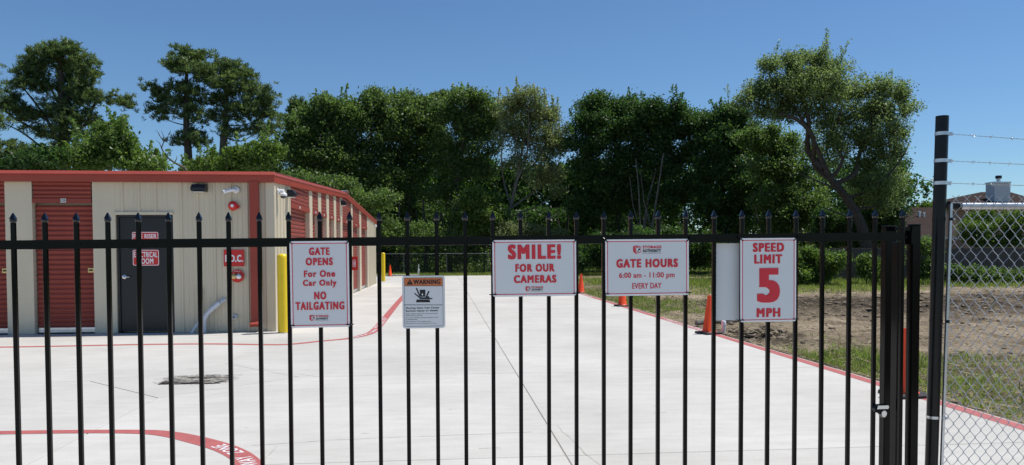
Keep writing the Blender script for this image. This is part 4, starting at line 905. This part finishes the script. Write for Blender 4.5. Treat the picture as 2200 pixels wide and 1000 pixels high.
for i in range(14): cb.box(c1.x - .012, c2.x + .012, c1.y - .012, c1.y - .001, c1.z - .1 - i * .17, c1.z - .085 - i * .17)
put('siding_boards', cb, M['siding'], ch)

# ------------------------------------------------------------------ trees
def leaves(P_, size, asp=.42, up=.25, spread=None, tint=None):
    """P_: (n,3) leaf centres -> one rhombus each"""
    n = len(P_); d = RNG.normal(size=(n, 3)) if spread is None else spread + RNG.normal(size=(n, 3)) * .35
    d[:, 2] += up; d /= np.linalg.norm(d, axis=1, keepdims=True)
    s = np.cross(d, RNG.normal(size=(n, 3))); s /= np.linalg.norm(s, axis=1, keepdims=True) + 1e-9
    l = size * RNG.uniform(.6, 1.35, (n, 1)); wd = l * asp
    fold = np.cross(d, s) * wd * .35
    co = np.stack([P_ - d * l / 2, P_ + s * wd / 2 + fold, P_ + d * l / 2, P_ - s * wd / 2 + fold], 1).reshape(-1, 3)
    return co, np.repeat(tint, 4)
def tree(name, label, Y, trunk, lobes, m, n_leaf, size, cr=.62, bark='bark', r0=.22, group='trees behind the fence', pine=False, core=.35, spreadY=1.0, up=.25, limb=1.0, cat='tree', twig=True, flat_=.75, shoots=0, limbs=(), lobe_limb=.36):
    """trunk: photo bearings from base upward, lobes: (px, py, rx, ry, weight) in the same units, given real depth here"""
    T = [at(px, py, Y) for px, py in trunk]; T[0].z = min(T[0].z, 0) if T[0].z < 3 else 0
    base = Vector((T[0].x, Y, 0)); t = thing(name, label, cat, tuple(base), group)
    k = Y / FOC; wood = MB(); nt_ = len(T); rad = [r0 * (1 - .72 * i / max(1, nt_ - 1)) for i in range(nt_)]
    T2 = smooth([tuple(p - base) for p in T], 3); r2 = [r0 * (1.15 if i == 0 else 1) * (1 - .75 * i / (len(T2) - 1)) for i in range(len(T2))]
    wood.tube(T2, r2, 7); Tv = [Vector(p) for p in T2]
    for lp_, lr_ in limbs:
        q_ = [tuple(at(px, py, Y) - base + Vector((0, RNG.normal() * .5 * min(1, i_), 0))) for i_, (px, py) in enumerate(lp_)]; q_ = smooth(q_, 3)
        wood.tube(q_, [lr_ * (1 - .75 * i_ / (len(q_) - 1)) for i_ in range(len(q_))], 6, False); Tv += [Vector(p) for p in q_[2:]]
    pts, tints = [], []; W_ = sum(l[4] for l in lobes); outd = []
    for (px, py, rx, ry, wt) in lobes:
        c = at(px, py, Y) - base; Rx, Rz = rx * k, ry * k; Ry = (Rx * .6 + Rz * .4) * spreadY; c.y += RNG.normal() * Ry * .3
        n = max(40, int(n_leaf * wt / W_)); vol = (Rx * Ry * Rz) ** (1 / 3)
        if pine: Rx, Rz = Rx * .9, Rz * .9
        if m == 'leaf_oak': Rx, Rz = Rx * .88, Rz * .92
        K_ = max(5, int((3.0 if pine else 4.2) * (vol / cr) ** 2.0)); u = RNG.normal(size=(K_, 3)); u /= np.linalg.norm(u, axis=1, keepdims=True); rr_ = (core + (1 - core) * RNG.random(K_)) ** .6
        cc = u * rr_[:, None] * np.array([Rx, Ry, Rz]) * (.78 + .45 * RNG.random((K_, 1)) ** 2.2) + np.array(c)
        # limb from the trunk towards the lobe
        cand = [p for p in Tv if p.z < c.z + .1 * Rz] or Tv[:1]; st = min(cand, key=lambda p: (p - c).length + .35 * abs((c.z - p.z) - (p - c).length * .6))
        mid = st.lerp(c, .5) + Vector((0, 0, -.08 * (c - st).length)) + Vector(RNG.normal(size=3) * .12 * Rx)
        lr = max(.03, r0 * lobe_limb * limb * (Rx / (2.2)) ** .5); Lp = smooth([tuple(st), tuple(mid), tuple(c)], 4); wood.tube(Lp, [lr * (1 - .7 * i / (len(Lp) - 1)) for i in range(len(Lp))], 5, False)
        if twig:
            Lv = [Vector(p) for p in Lp[2:]]
            for q in cc[:: (1 if K_ < 60 else 2)]:
                q = Vector(q); s0 = min(Lv, key=lambda p: (p - q).length * (1.0 if p.z < q.z else 1.3)); md = s0.lerp(q, .55) + Vector(RNG.normal(size=3) * .10 * (q - s0).length); tr = .008 + .02 * limb * min(1, (q - s0).length / 3)
                wood.tube([s0, md, q], [tr * 1.3, tr, tr * .4], 3, False)
        idx = RNG.integers(0, K_, n); ctint = RNG.normal(0, .10, K_)
        if pine:
            tu = 2; off = RNG.normal(size=(n, 3)); off /= np.linalg.norm(off, axis=1, keepdims=True); off[:, 2] = off[:, 2] * .8 + .25; rr2 = cr * RNG.uniform(.25, .75, (n, 1))
            # several tufts in every clump
            tuft = RNG.normal(size=(K_, 7, 3)) * cr * np.array([.75, .75, .34]); tc_ = cc[idx] + tuft[idx, RNG.integers(0, 7, n)]
            pts.append(tc_ + off * size * .45); outd.append(off); tints.append(np.clip(.45 + ctint[idx] + RNG.normal(0, .16, n), 0, 1))
        else:
            o3 = RNG.normal(size=(n, 3)); o3 *= cr * .55 * np.array([1, 1, flat_]); pts.append(cc[idx] + o3); outd.append(o3 * .4); tints.append(np.clip(.42 + ctint[idx] + RNG.normal(0, .17, n), 0, 1))
    for _ in range(shoots):
        l_ = lobes[RNG.integers(0, len(lobes))]
        if l_[1] > min(q[1] for q in lobes) + 110: continue
        a_ = RNG.uniform(-1, 1); c_ = at(l_[0] + a_ * l_[2], l_[1] - l_[3] * math.sqrt(1 - a_ * a_) * .85, Y) - base; c_.y += RNG.normal() * .8
        ln_ = RNG.uniform(.5, 1.5); nn = int(60 * ln_); u_ = RNG.random(nn); tilt = RNG.normal(0, .22, 2)
        pts.append(np.stack([c_.x + tilt[0] * u_ * ln_ + RNG.normal(0, .13, nn) * (1.1 - u_), c_.y + tilt[1] * u_ * ln_ + RNG.normal(0, .13, nn), c_.z + (u_ - .25) * ln_], 1)); tints.append(np.clip(RNG.normal(.55, .15, nn), 0, 1)); outd.append(np.zeros((nn, 3)))
        wood.tube([tuple(c_ + Vector((0, 0, -.4))), tuple(c_ + Vector((tilt[0] * ln_, tilt[1] * ln_, ln_ * .7)))], [.02, .006], 3, False)
    P_ = np.concatenate(pts); P_[:, 2] = np.maximum(P_[:, 2], .05)
    co, tv = leaves(P_, size, .16 if pine else .5, up, np.concatenate(outd) if pine else None, np.concatenate(tints))
    q = np.arange(len(co)).reshape(-1, 4); link('crown', fastmesh('crown', co, q, tv), M[m], t)
    put('trunk', wood, M[bark], t, True); return t
# pines behind the storage building
tree('pine_tree', 'large broad pine left of the pair, its crown spreading far to both sides', 45, [(138, 470), (138, 350), (137, 280), (133, 200), (128, 120)],
     [(110, 118, 34, 24, 1.3), (150, 115, 40, 24, 1.2), (75, 145, 38, 26, 1.0), (150, 150, 50, 30, 1.3), (40, 165, 24, 22, .4), (190, 145, 22, 28, .6), (110, 180, 60, 32, 1.4), (60, 190, 30, 20, .4), (165, 200, 42, 30, .9), (200, 205, 30, 20, .5), (245, 212, 26, 14, .35), (265, 225, 14, 12, .2),
      (120, 235, 48, 34, .9), (80, 255, 40, 16, .4), (60, 248, 36, 18, .6), (25, 232, 30, 20, .6), (10, 215, 22, 18, .35), (100, 280, 44, 20, .6), (150, 275, 42, 34, .8), (180, 250, 30, 22, .4), (205, 262, 30, 16, .3), (130, 330, 50, 26, .7)], 'leaf_pine', 38000, .28, .37, r0=.42, pine=True, core=.35, limb=.8, group='pine trees behind the storage building', lobe_limb=.16, limbs=[
     ([(138, 330), (115, 270), (80, 225), (45, 175)], .12), ([(137, 300), (95, 290), (50, 262), (0, 225)], .13), ([(138, 345), (100, 325), (60, 290), (0, 262)], .10), ([(137, 290), (165, 260), (200, 220), (250, 205), (270, 228)], .12), ([(135, 240), (100, 190), (85, 150)], .10), ([(134, 230), (165, 180), (160, 130)], .11), ([(138, 320), (170, 300), (175, 250)], .08)])
tree('pine_tree', 'pine cut off by the left edge with low dark boughs', 42, [(-70, 460), (-65, 300), (-60, 180)], [(-60, 190, 60, 50, 1), (-50, 260, 60, 40, 1), (5, 312, 26, 14, .5), (35, 325, 22, 12, .35), (-10, 330, 40, 18, .5), (15, 350, 30, 12, .4), (70, 345, 40, 14, .4)], 'leaf_pine', 12000, .28, .4, r0=.35, pine=True, core=.2, limb=.7, group='pine trees behind the storage building')
tree('pine_tree', 'left pine of the pair, a thinner crown with a long bough to the left', 46, [(408, 470), (406, 360), (401, 270), (400, 200), (402, 140)],
     [(395, 120, 30, 16, .8), (430, 125, 30, 20, .9), (375, 140, 22, 16, .4), (400, 150, 40, 20, 1.0), (440, 160, 24, 26, .7), (395, 190, 28, 18, .6), (425, 200, 30, 22, .6), (380, 215, 24, 14, .35), (325, 190, 22, 12, .4), (345, 210, 26, 14, .5), (345, 240, 24, 12, .35), (400, 235, 34, 16, .5), (430, 250, 24, 18, .4), (345, 252, 22, 8, .15), (385, 300, 22, 12, .4), (425, 300, 30, 18, .5), (400, 285, 20, 10, .2)], 'leaf_pine', 20000, .28, .35, r0=.30, pine=True, core=.2, limb=.8, group='pine trees behind the storage building')
tree('pine_tree', 'right pine of the pair, a fuller rounded crown with a pale trunk', 47, [(474, 470), (480, 330), (484, 270), (487, 210), (490, 150)],
     [(485, 145, 36, 20, 1.0), (515, 160, 30, 20, .9), (465, 170, 28, 20, .7), (500, 190, 44, 24, 1.2), (540, 185, 22, 24, .6), (575, 210, 24, 22, .7), (550, 225, 36, 20, .7), (470, 215, 28, 20, .5), (520, 245, 46, 22, 1.0), (575, 250, 24, 18, .5), (460, 250, 26, 18, .4), (500, 285, 36, 18, .5), (560, 285, 36, 16, .5), (585, 275, 20, 16, .3), (500, 330, 30, 16, .3)], 'leaf_pine', 23000, .28, .36, bark='bark_pale', r0=.30, pine=True, core=.2, limb=.8, group='pine trees behind the storage building')
tree('pine_tree', 'small dark pine top rising behind the left end of the woods', 66, [(637, 540), (637, 300), (636, 230)], [(637, 225, 18, 20, 1), (630, 255, 26, 20, 1), (645, 300, 34, 30, 1)], 'leaf_pine', 6000, .4, .5, r0=.25, pine=True, core=.2)
tree('pine_tree', 'dark pine tip showing above the middle of the woods', 70, [(952, 560), (952, 300), (950, 220)], [(945, 207, 14, 12, 1), (962, 212, 20, 14, 1), (952, 245, 34, 24, 1), (950, 300, 40, 40, 1)], 'leaf_pine', 8000, .4, .5, r0=.3, pine=True, core=.2)
tree('deciduous_tree', 'bright green leafy tree against the right of the broad pine', 41, [(235, 470), (236, 380), (236, 320)], [(235, 290, 34, 30, 1), (262, 310, 34, 30, 1), (215, 335, 40, 30, 1), (262, 345, 44, 26, 1.2), (300, 357, 30, 14, .8), (330, 352, 14, 14, .4), (180, 345, 50, 26, 1)], 'leaf_bright', 24000, .20, .45, r0=.2, group='trees behind the storage building', shoots=40)
tree('deciduous_tree', 'low dark green tree filling the roofline left of the broad pine', 40, [(60, 470), (60, 380)], [(20, 362, 44, 14, 1), (100, 350, 46, 22, 1), (60, 360, 40, 14, 1), (-60, 360, 60, 30, 1)], 'leaf_dark', 9000, .20, .5, r0=.15, group='trees behind the storage building')
tree('deciduous_tree', 'bright low tree behind the roof between the pine pair', 44, [(440, 470), (440, 390), (440, 370)], [(440, 360, 26, 14, .8), (405, 372, 14, 8, .2), (520, 345, 40, 26, 1), (560, 330, 36, 34, 1.2), (480, 360, 40, 16, .6)], 'leaf_bright', 18000, .20, .45, r0=.15, group='trees behind the storage building', shoots=30)
# dead branch
DT = thing('dead_tree', 'bare crooked dead branch curving up between the pines', 'dead tree', tuple(Vector((at(410, 470, 43).x, 43, 0))), 'trees behind the storage building'); bd_ = Vector(DT.location)
dm_ = MB(); br = [(415, 400), (398, 362), (375, 350), (355, 335), (347, 318), (352, 305), (343, 292), (340, 285)]
dm_.tube([tuple(Vector((at(415, 470, 43).x - bd_.x, 0, 0)))] + [tuple(at(x, y, 43) - bd_) for x, y in br], [.12, .1, .07, .055, .045, .04, .03, .02, .01], 6)
for a, b in (((352, 305), (362, 290)), ((347, 318), (335, 300)), ((355, 335), (372, 322)), ((343, 292), (333, 280)), ((375, 350), (380, 335)), ((352, 305), (346, 280)), ((362, 290), (366, 280))): dm_.tube([tuple(at(*a, 43) - bd_), tuple(at((a[0] + b[0]) / 2 + 2, (a[1] + b[1]) / 2 - 1, 43) - bd_), tuple(at(*b, 43) - bd_)], [.03, .02, .008], 4)
put('trunk', dm_, M['bark_pale'], DT, True)
# the woods beyond the end of the driveway
G1 = 'tall leafy trees of the woods beyond the driveway'
tree('deciduous_tree', 'olive green tree at the left end of the woods, beside the roof corner', 57, [(662, 590), (665, 450), (680, 340), (690, 280)],
     [(690, 240, 34, 22, 1), (665, 265, 40, 26, 1), (640, 290, 38, 30, 1), (700, 290, 44, 34, 1.2), (650, 330, 50, 34, 1.2), (610, 330, 26, 34, .7), (720, 340, 50, 34, 1), (670, 385, 60, 36, 1)], 'leaf_mid', 40000, .20, .62, r0=.25, group=G1, shoots=34)
tree('deciduous_tree', 'tall rounded tree with pale shoot tips, second along the woods', 58, [(778, 590), (780, 450), (790, 340), (800, 270)],
     [(735, 235, 32, 22, .8), (770, 250, 34, 24, .8), (810, 222, 34, 20, .9), (795, 262, 50, 34, 1.2), (750, 290, 44, 34, 1.2), (840, 270, 36, 36, 1), (790, 330, 60, 40, 1.3), (740, 350, 46, 40, 1), (800, 390, 60, 40, 1)], 'leaf_mid', 46000, .20, .62, r0=.28, group=G1, shoots=34)
tree('deciduous_tree', 'tall dense tree in the middle of the woods below the dark pine tip', 60, [(880, 590), (880, 450), (885, 340), (890, 270)],
     [(870, 222, 34, 20, .8), (905, 235, 40, 26, 1), (870, 262, 46, 34, 1.2), (925, 270, 44, 36, 1.2), (860, 320, 50, 40, 1.2), (920, 330, 56, 42, 1.3), (880, 390, 60, 40, 1.2), (870, 450, 60, 40, 1)], 'leaf_mid', 46000, .20, .62, r0=.28, group=G1, shoots=34)
tree('deciduous_tree', 'tall olive tree with an airy top in the middle right of the woods', 57, [(985, 590), (980, 450), (985, 360), (1000, 280)],
     [(990, 212, 40, 18, .9), (1030, 225, 44, 22, 1), (965, 240, 40, 26, 1), (1010, 262, 56, 30, 1.3), (1060, 262, 30, 32, .7), (970, 300, 44, 36, 1), (1030, 315, 46, 34, .9), (975, 360, 44, 34, .7), (1030, 370, 36, 30, .5), (960, 420, 44, 36, .7)], 'leaf_mid', 36000, .19, .60, r0=.26, group=G1, shoots=34)
tree('deciduous_tree', 'pale airy grey-green tree with visible curving limbs, left of the dark mass', 55, [(1080, 590), (1085, 500), (1098, 440), (1112, 380), (1125, 300)],
     [(1100, 222, 36, 20, .8), (1135, 218, 34, 18, .8), (1165, 245, 36, 24, .9), (1110, 255, 44, 24, .9), (1185, 280, 30, 28, .8), (1140, 285, 46, 26, .9), (1200, 320, 22, 26, .5), (1095, 300, 34, 30, .6), (1165, 325, 44, 26, .8), (1120, 345, 40, 24, .5), (1185, 365, 36, 22, .5), (1150, 385, 40, 20, .4), (1195, 400, 20, 20, .25)], 'leaf_pale', 26000, .17, .55, bark='bark_pale', r0=.22, group=G1, shoots=50, limb=1.1, core=.45, lobe_limb=.14, limbs=[
     ([(1098, 440), (1085, 390), (1075, 330), (1090, 250)], .09), ([(1105, 400), (1130, 340), (1135, 270), (1130, 220)], .10), ([(1110, 385), (1150, 350), (1175, 300), (1180, 250)], .09), ([(1095, 450), (1130, 425), (1165, 400), (1195, 360), (1205, 310)], .09),
     ([(1092, 470), (1125, 455), (1160, 440), (1195, 410)], .06), ([(1115, 365), (1108, 300), (1105, 230)], .06), ([(1150, 350), (1190, 330)], .04)])
tree('deciduous_tree', 'large dark rounded tree, the leftmost of the dark mass', 54, [(1330, 590), (1330, 480), (1325, 380), (1320, 300)],
     [(1290, 228, 44, 22, 1), (1345, 232, 40, 22, 1), (1265, 260, 42, 28, 1), (1320, 270, 56, 36, 1.4), (1380, 265, 40, 30, 1), (1255, 310, 40, 40, 1.1), (1310, 330, 60, 44, 1.4), (1375, 330, 50, 44, 1.2), (1260, 375, 40, 44, 1.1), (1320, 400, 60, 50, 1.4), (1250, 440, 34, 44, .8), (1300, 470, 60, 50, 1.1), (1370, 410, 50, 50, 1)], 'leaf_dark', 72000, .19, .62, r0=.3, group=G1, shoots=34)
tree('deciduous_tree', 'dark tree with pale slender stems between the two dark rounded crowns', 52, [(1372, 590), (1385, 480), (1395, 420), (1420, 330)],
     [(1405, 238, 34, 24, 1), (1445, 240, 34, 22, 1), (1480, 262, 32, 28, 1), (1430, 285, 50, 38, 1.3), (1480, 320, 36, 40, 1), (1430, 350, 50, 40, 1.1), (1475, 400, 44, 44, 1), (1430, 430, 46, 30, .6)], 'leaf_dark', 36000, .19, .6, bark='bark_pale', r0=.16, group=G1, shoots=34)
tree('deciduous_tree', 'dense dark green tree with bright shoots left of the leaning oak', 50, [(1565, 600), (1560, 480), (1550, 380), (1545, 320)],
     [(1525, 262, 36, 24, 1), (1565, 252, 34, 20, 1), (1600, 275, 36, 26, 1), (1540, 305, 50, 36, 1.3), (1600, 325, 44, 36, 1.1), (1530, 365, 50, 40, 1.2), (1590, 390, 50, 44, 1.2), (1540, 440, 56, 44, 1.2), (1610, 450, 46, 44, 1), (1560, 500, 60, 40, 1), (1640, 380, 30, 60, .8)], 'leaf_dark', 56000, .19, .6, r0=.25, group=G1, shoots=34)
tree('oak_tree', 'tall airy oak leaning left with a thick bare curved trunk', 38, [(1872, 610), (1862, 530), (1845, 470), (1815, 420), (1785, 385), (1760, 330), (1735, 270)],
     [(1755, 120, 36, 18, .7), (1700, 135, 40, 22, .8), (1655, 140, 30, 18, .5), (1770, 150, 40, 24, .9), (1720, 175, 54, 26, 1.1), (1660, 185, 42, 24, .8), (1620, 205, 34, 20, .6), (1595, 222, 18, 10, .2), (1780, 195, 44, 28, .9), (1840, 200, 36, 20, .6), (1880, 185, 34, 22, .6), (1920, 200, 34, 26, .7), (1950, 235, 24, 20, .4), (1700, 235, 56, 22, .8), (1640, 240, 36, 16, .4), (1770, 250, 44, 26, .7), (1830, 250, 40, 26, .7), (1890, 240, 46, 28, .9), (1930, 280, 30, 24, .5), (1860, 300, 50, 28, .8), (1800, 300, 36, 24, .4), (1910, 330, 36, 28, .6), (1865, 350, 40, 26, .6), (1930, 385, 26, 26, .4), (1880, 400, 44, 28, .6), (1905, 440, 34, 20, .4), (1755, 190, 105, 75, 3.2), (1680, 200, 80, 42, 1.6), (1880, 270, 72, 90, 2.8), (1800, 300, 70, 70, 1.6), (1875, 400, 60, 60, 1.6)],
     'leaf_oak', 84000, .12, .34, bark='bark', r0=.34, group='trees at the right of the field', limb=1.0, core=.35, flat_=1.0, shoots=40, lobe_limb=.13, limbs=[
     ([(1785, 385), (1762, 350), (1740, 300), (1700, 262), (1655, 235), (1615, 218)], .17), ([(1772, 362), (1752, 320), (1735, 262), (1728, 200), (1745, 140)], .19), ([(1740, 290), (1712, 240), (1690, 190), (1665, 150)], .10),
     ([(1785, 385), (1800, 345), (1795, 290), (1800, 230), (1785, 160)], .12), ([(1795, 395), (1832, 375), (1850, 330), (1862, 270), (1895, 215), (1930, 195)], .14), ([(1852, 325), (1885, 300), (1925, 265)], .07),
     ([(1815, 425), (1855, 415), (1890, 380), (1925, 340), (1945, 310)], .11), ([(1835, 450), (1870, 445), (1905, 425), (1930, 395)], .08), ([(1805, 415), (1770, 405), (1735, 395), (1700, 372)], .08), ([(1850, 480), (1800, 455), (1760, 445)], .06)])
tree('deciduous_tree', 'olive brown tree filling in below the oak crown on its left', 44, [(1700, 600), (1690, 500), (1680, 400)],
     [(1665, 300, 44, 26, 1), (1620, 300, 30, 26, .7), (1700, 330, 50, 30, 1), (1650, 360, 50, 34, 1), (1720, 390, 50, 34, 1), (1660, 430, 56, 40, 1.2), (1730, 450, 44, 36, 1), (1690, 495, 60, 36, 1)], 'leaf_mid', 40000, .17, .5, r0=.2, group='trees at the right of the field')
tree('deciduous_tree', 'small dark tree under the right side of the oak crown', 41, [(1900, 600), (1895, 500), (1890, 430)],
     [(1880, 400, 40, 26, 1), (1910, 420, 34, 26, 1), (1850, 430, 30, 30, .8), (1900, 460, 40, 26, 1), (1860, 480, 40, 26, 1), (1920, 360, 26, 30, .6), (1830, 500, 30, 24, .5)], 'leaf_dark', 20000, .16, .45, r0=.14, group='trees at the right of the field')
tree('deciduous_tree', 'dark scrubby small tree around the leaning oak trunk, hiding the house end', 41, [(1790, 600), (1795, 540), (1800, 480)],
     [(1770, 470, 30, 26, 1), (1820, 485, 30, 26, 1), (1885, 470, 26, 24, .9), (1915, 465, 18, 22, .6), (1780, 510, 36, 20, 1), (1900, 500, 26, 24, .9), (1840, 520, 36, 20, .9), (1920, 500, 14, 24, .5)], 'leaf_dark', 26000, .15, .42, r0=.12, group='trees at the right of the field')
# understorey
G2 = 'bushes and small trees under the woods'
tree('shrub', 'bright green maple sapling among the dark trunks in the middle', 54, [(1040, 590), (1040, 520), (1035, 460)], [(1030, 430, 46, 26, 1), (1060, 465, 40, 24, 1), (1005, 470, 40, 24, .8), (1040, 505, 40, 20, .6)], 'leaf_bright', 14000, .20, .5, r0=.07, group=G2, cat='shrub')
tree('shrub', 'mid green saplings rising just behind the building roof end', 50, [(770, 590), (770, 520), (765, 440)], [(740, 400, 40, 20, .7), (770, 430, 44, 26, 1), (820, 430, 40, 24, .8), (800, 480, 50, 26, .8), (700, 400, 40, 26, .8), (650, 395, 50, 24, .9)], 'leaf_mid', 13000, .19, .5, r0=.07, group=G2, cat='shrub')
tree('shrub', 'pale brushy thicket behind the right half of the back fence', 53.5, [(1150, 592), (1150, 560), (1150, 530)], [(1090, 500, 40, 22, 1), (1140, 505, 46, 22, 1.2), (1185, 510, 36, 20, 1), (1120, 540, 60, 26, 1)], 'leaf_pale', 12000, .16, .45, r0=.05, group=G2, cat='shrub')
tree('shrub', 'mid green thicket along the left half of the back fence', 53.5, [(850, 592), (850, 560)], [(830, 500, 34, 30, 1), (860, 530, 40, 24, 1), (910, 500, 40, 26, .8), (960, 520, 40, 26, .8), (1000, 545, 36, 24, .7), (790, 540, 30, 30, .8)], 'leaf_mid', 14000, .17, .45, r0=.05, group=G2, cat='shrub')
tree('shrub', 'dark thicket behind the gate hours sign at the field corner', 47, [(1300, 600), (1300, 560)], [(1240, 560, 24, 26, .8), (1290, 540, 50, 40, 1.5), (1370, 530, 60, 44, 1.5), (1450, 530, 50, 50, 1.5), (1510, 540, 40, 40, 1)], 'leaf_dark', 34000, .17, .5, r0=.06, group=G2, cat='shrub')
tree('bush', 'bright yellow-green bush behind the pickets right of the speed limit sign', 30.5, [(1745, 625), (1745, 590), (1745, 570)], [(1740, 560, 30, 22, 1), (1780, 555, 26, 20, .9), (1725, 590, 34, 20, 1), (1770, 585, 30, 20, 1), (1700, 560, 24, 26, .8)], 'leaf_bright', 17000, .12, .30, r0=.04, group=G2, cat='bush')
tree('bush', 'young bright green bush at the foot of the leaning oak', 30.5, [(1860, 625), (1862, 600), (1865, 570)], [(1865, 565, 14, 20, 1), (1855, 590, 20, 16, 1), (1890, 580, 20, 26, .8), (1915, 560, 18, 30, .6)], 'leaf_bright', 8000, .11, .26, r0=.03, group=G2, cat='bush')
tree('bush', 'dark bush in front of the wooden fence beside the round fence post', 31, [(1985, 620), (1985, 595)], [(1985, 575, 22, 26, 1), (2000, 530, 14, 16, .5), (2050, 590, 40, 20, 1), (1975, 530, 12, 16, .4)], 'leaf_mid', 9000, .11, .28, r0=.03, group=G2, cat='bush')
tree('bush', 'leafy bush along the wooden fence behind the chain-link mesh', 31, [(2130, 620), (2130, 600)], [(2100, 592, 30, 16, 1), (2150, 596, 34, 14, 1), (2195, 590, 26, 16, .8), (2240, 590, 30, 18, .8)], 'leaf_mid', 9000, .11, .28, r0=.03, group=G2, cat='bush')
tree('vine', 'sprawling green vines piled over the top of the wooden fence', 35, [(2140, 600), (2140, 530), (2140, 500)], [(2090, 490, 26, 26, 1), (2130, 475, 34, 26, 1.2), (2175, 480, 34, 26, 1.2), (2110, 515, 34, 16, .8), (2165, 515, 40, 16, .9), (2230, 480, 40, 34, 1.2)], 'leaf_bright', 20000, .12, .32, r0=.04, group=G2, cat='vine')
tree('bush', 'small feathery treetop peeking over the brown roof', 56, [(2005, 560), (2003, 450)], [(2000, 441, 20, 8, 1), (2020, 445, 14, 8, .5)], 'leaf_bright', 1500, .2, .3, r0=.08, group=G2, cat='treetop')
# slender trunks under the woods
for i, (px, top, Y, r_, dx, lab) in enumerate([(852, 420, 55.5, .13, 8, 'slender dark trunk leaning right, nearest the building end'), (915, 430, 56.5, .16, -6, 'straight dark trunk behind the standpipe'), (965, 430, 55.2, .22, 10, 'forked dark trunk between the warning sign and the smile sign'),
        (980, 400, 57, .12, -14, 'thin dark trunk leaning left beside the forked trunk'), (1215, 420, 56, .12, 8, 'thin dark trunk above the right half of the smile sign'), (1395, 330, 50.5, .09, 30, 'pale thin stem leaning right above the gate hours sign'), (1380, 340, 50.5, .07, -14, 'pale thin stem leaning left above the gate hours sign'), (1650, 380, 45, .12, -20, 'dark trunk leaning left above the speed limit sign')]):
    b = at(px, 590, Y); b.z = 0; t = thing('tree_trunk', lab, 'tree trunk', tuple(b), 'bare lower trunks among the woods'); tp = at(px + dx, top, Y) - b
    put('trunk', MB().tube(smooth([(0, 0, -.1), (tp.x * .2, .1, tp.z * .35), (tp.x * .6, -.1, tp.z * .7), tuple(tp)], 3), [r_ * (1.2 - .09 * k) for k in range(10)], 7).tube([(tp.x * .2, .1, tp.z * .35), (tp.x * .2 - .5, .3, tp.z * .6), (tp.x * .2 - .7, .4, tp.z * .85)], [r_ * .6, r_ * .45, r_ * .2], 5), M['bark_pale'] if 'pale' in lab else M['bark'], t, True)
# the depths of the woods, one mass
def mass(name, label, n, fn, m, size):
    P_, tv = fn(n); co, t4 = leaves(P_, size, .55, .2, None, tv); tag(link(name, fastmesh(name, co, np.arange(len(co)).reshape(-1, 4), t4), M[m]), kind='stuff', label=label)
def deep(n, x0, x1, y0, y1, top):
    x = RNG.uniform(x0, x1, n); y = RNG.uniform(y0, y1, n); h = top * (.8 + .5 * fbm(x, y * 0 + 3.3, .22, 3, 21)); z = h * (RNG.random(n) ** .8)
    cl = fbm(x + z * .7, z * 1.3 + y, .8, 2, 17); k = (cl > .33) | (z < .5)
    z = np.where(z < 2.2, z, z); return np.stack([x, y, z], 1)[k], np.clip(.35 + RNG.normal(0, .2, n), 0, 1)[k]
mass('woodland', 'dark far depths of the woods behind the first trees', 120000, lambda n: deep(n, -22, 21, 66, 78, 9.5), 'leaf_dark', .5)
mass('woodland', 'dark hedge line of far trees behind the storage building', 26000, lambda n: deep(n, -60, -18, 52, 60, 6.0), 'leaf_dark', .34)
mass('woodland', 'far dark trees behind the right half of the woods', 70000, lambda n: deep(n, 12, 42, 60, 70, 8.5) , 'leaf_dark', .36)
mass('woodland', 'dark middle layer of leaves just behind the front trees', 50000, lambda n: deep(n, -14, 16, 60, 65, 5.2), 'leaf_dark', .30)
mass('undergrowth', 'low brambles and saplings on the woodland floor', 30000, lambda n: (lambda x, y: (np.stack([x, y, RNG.random(n) ** 1.7 * 1.9 * fbm(x, y, .6, 3, 31) * 1.5], 1), np.clip(RNG.normal(.5, .2, n), 0, 1)))(RNG.uniform(-12, 24, n), 54.5 + 10 * RNG.random(n)), 'leaf_mid', .17)
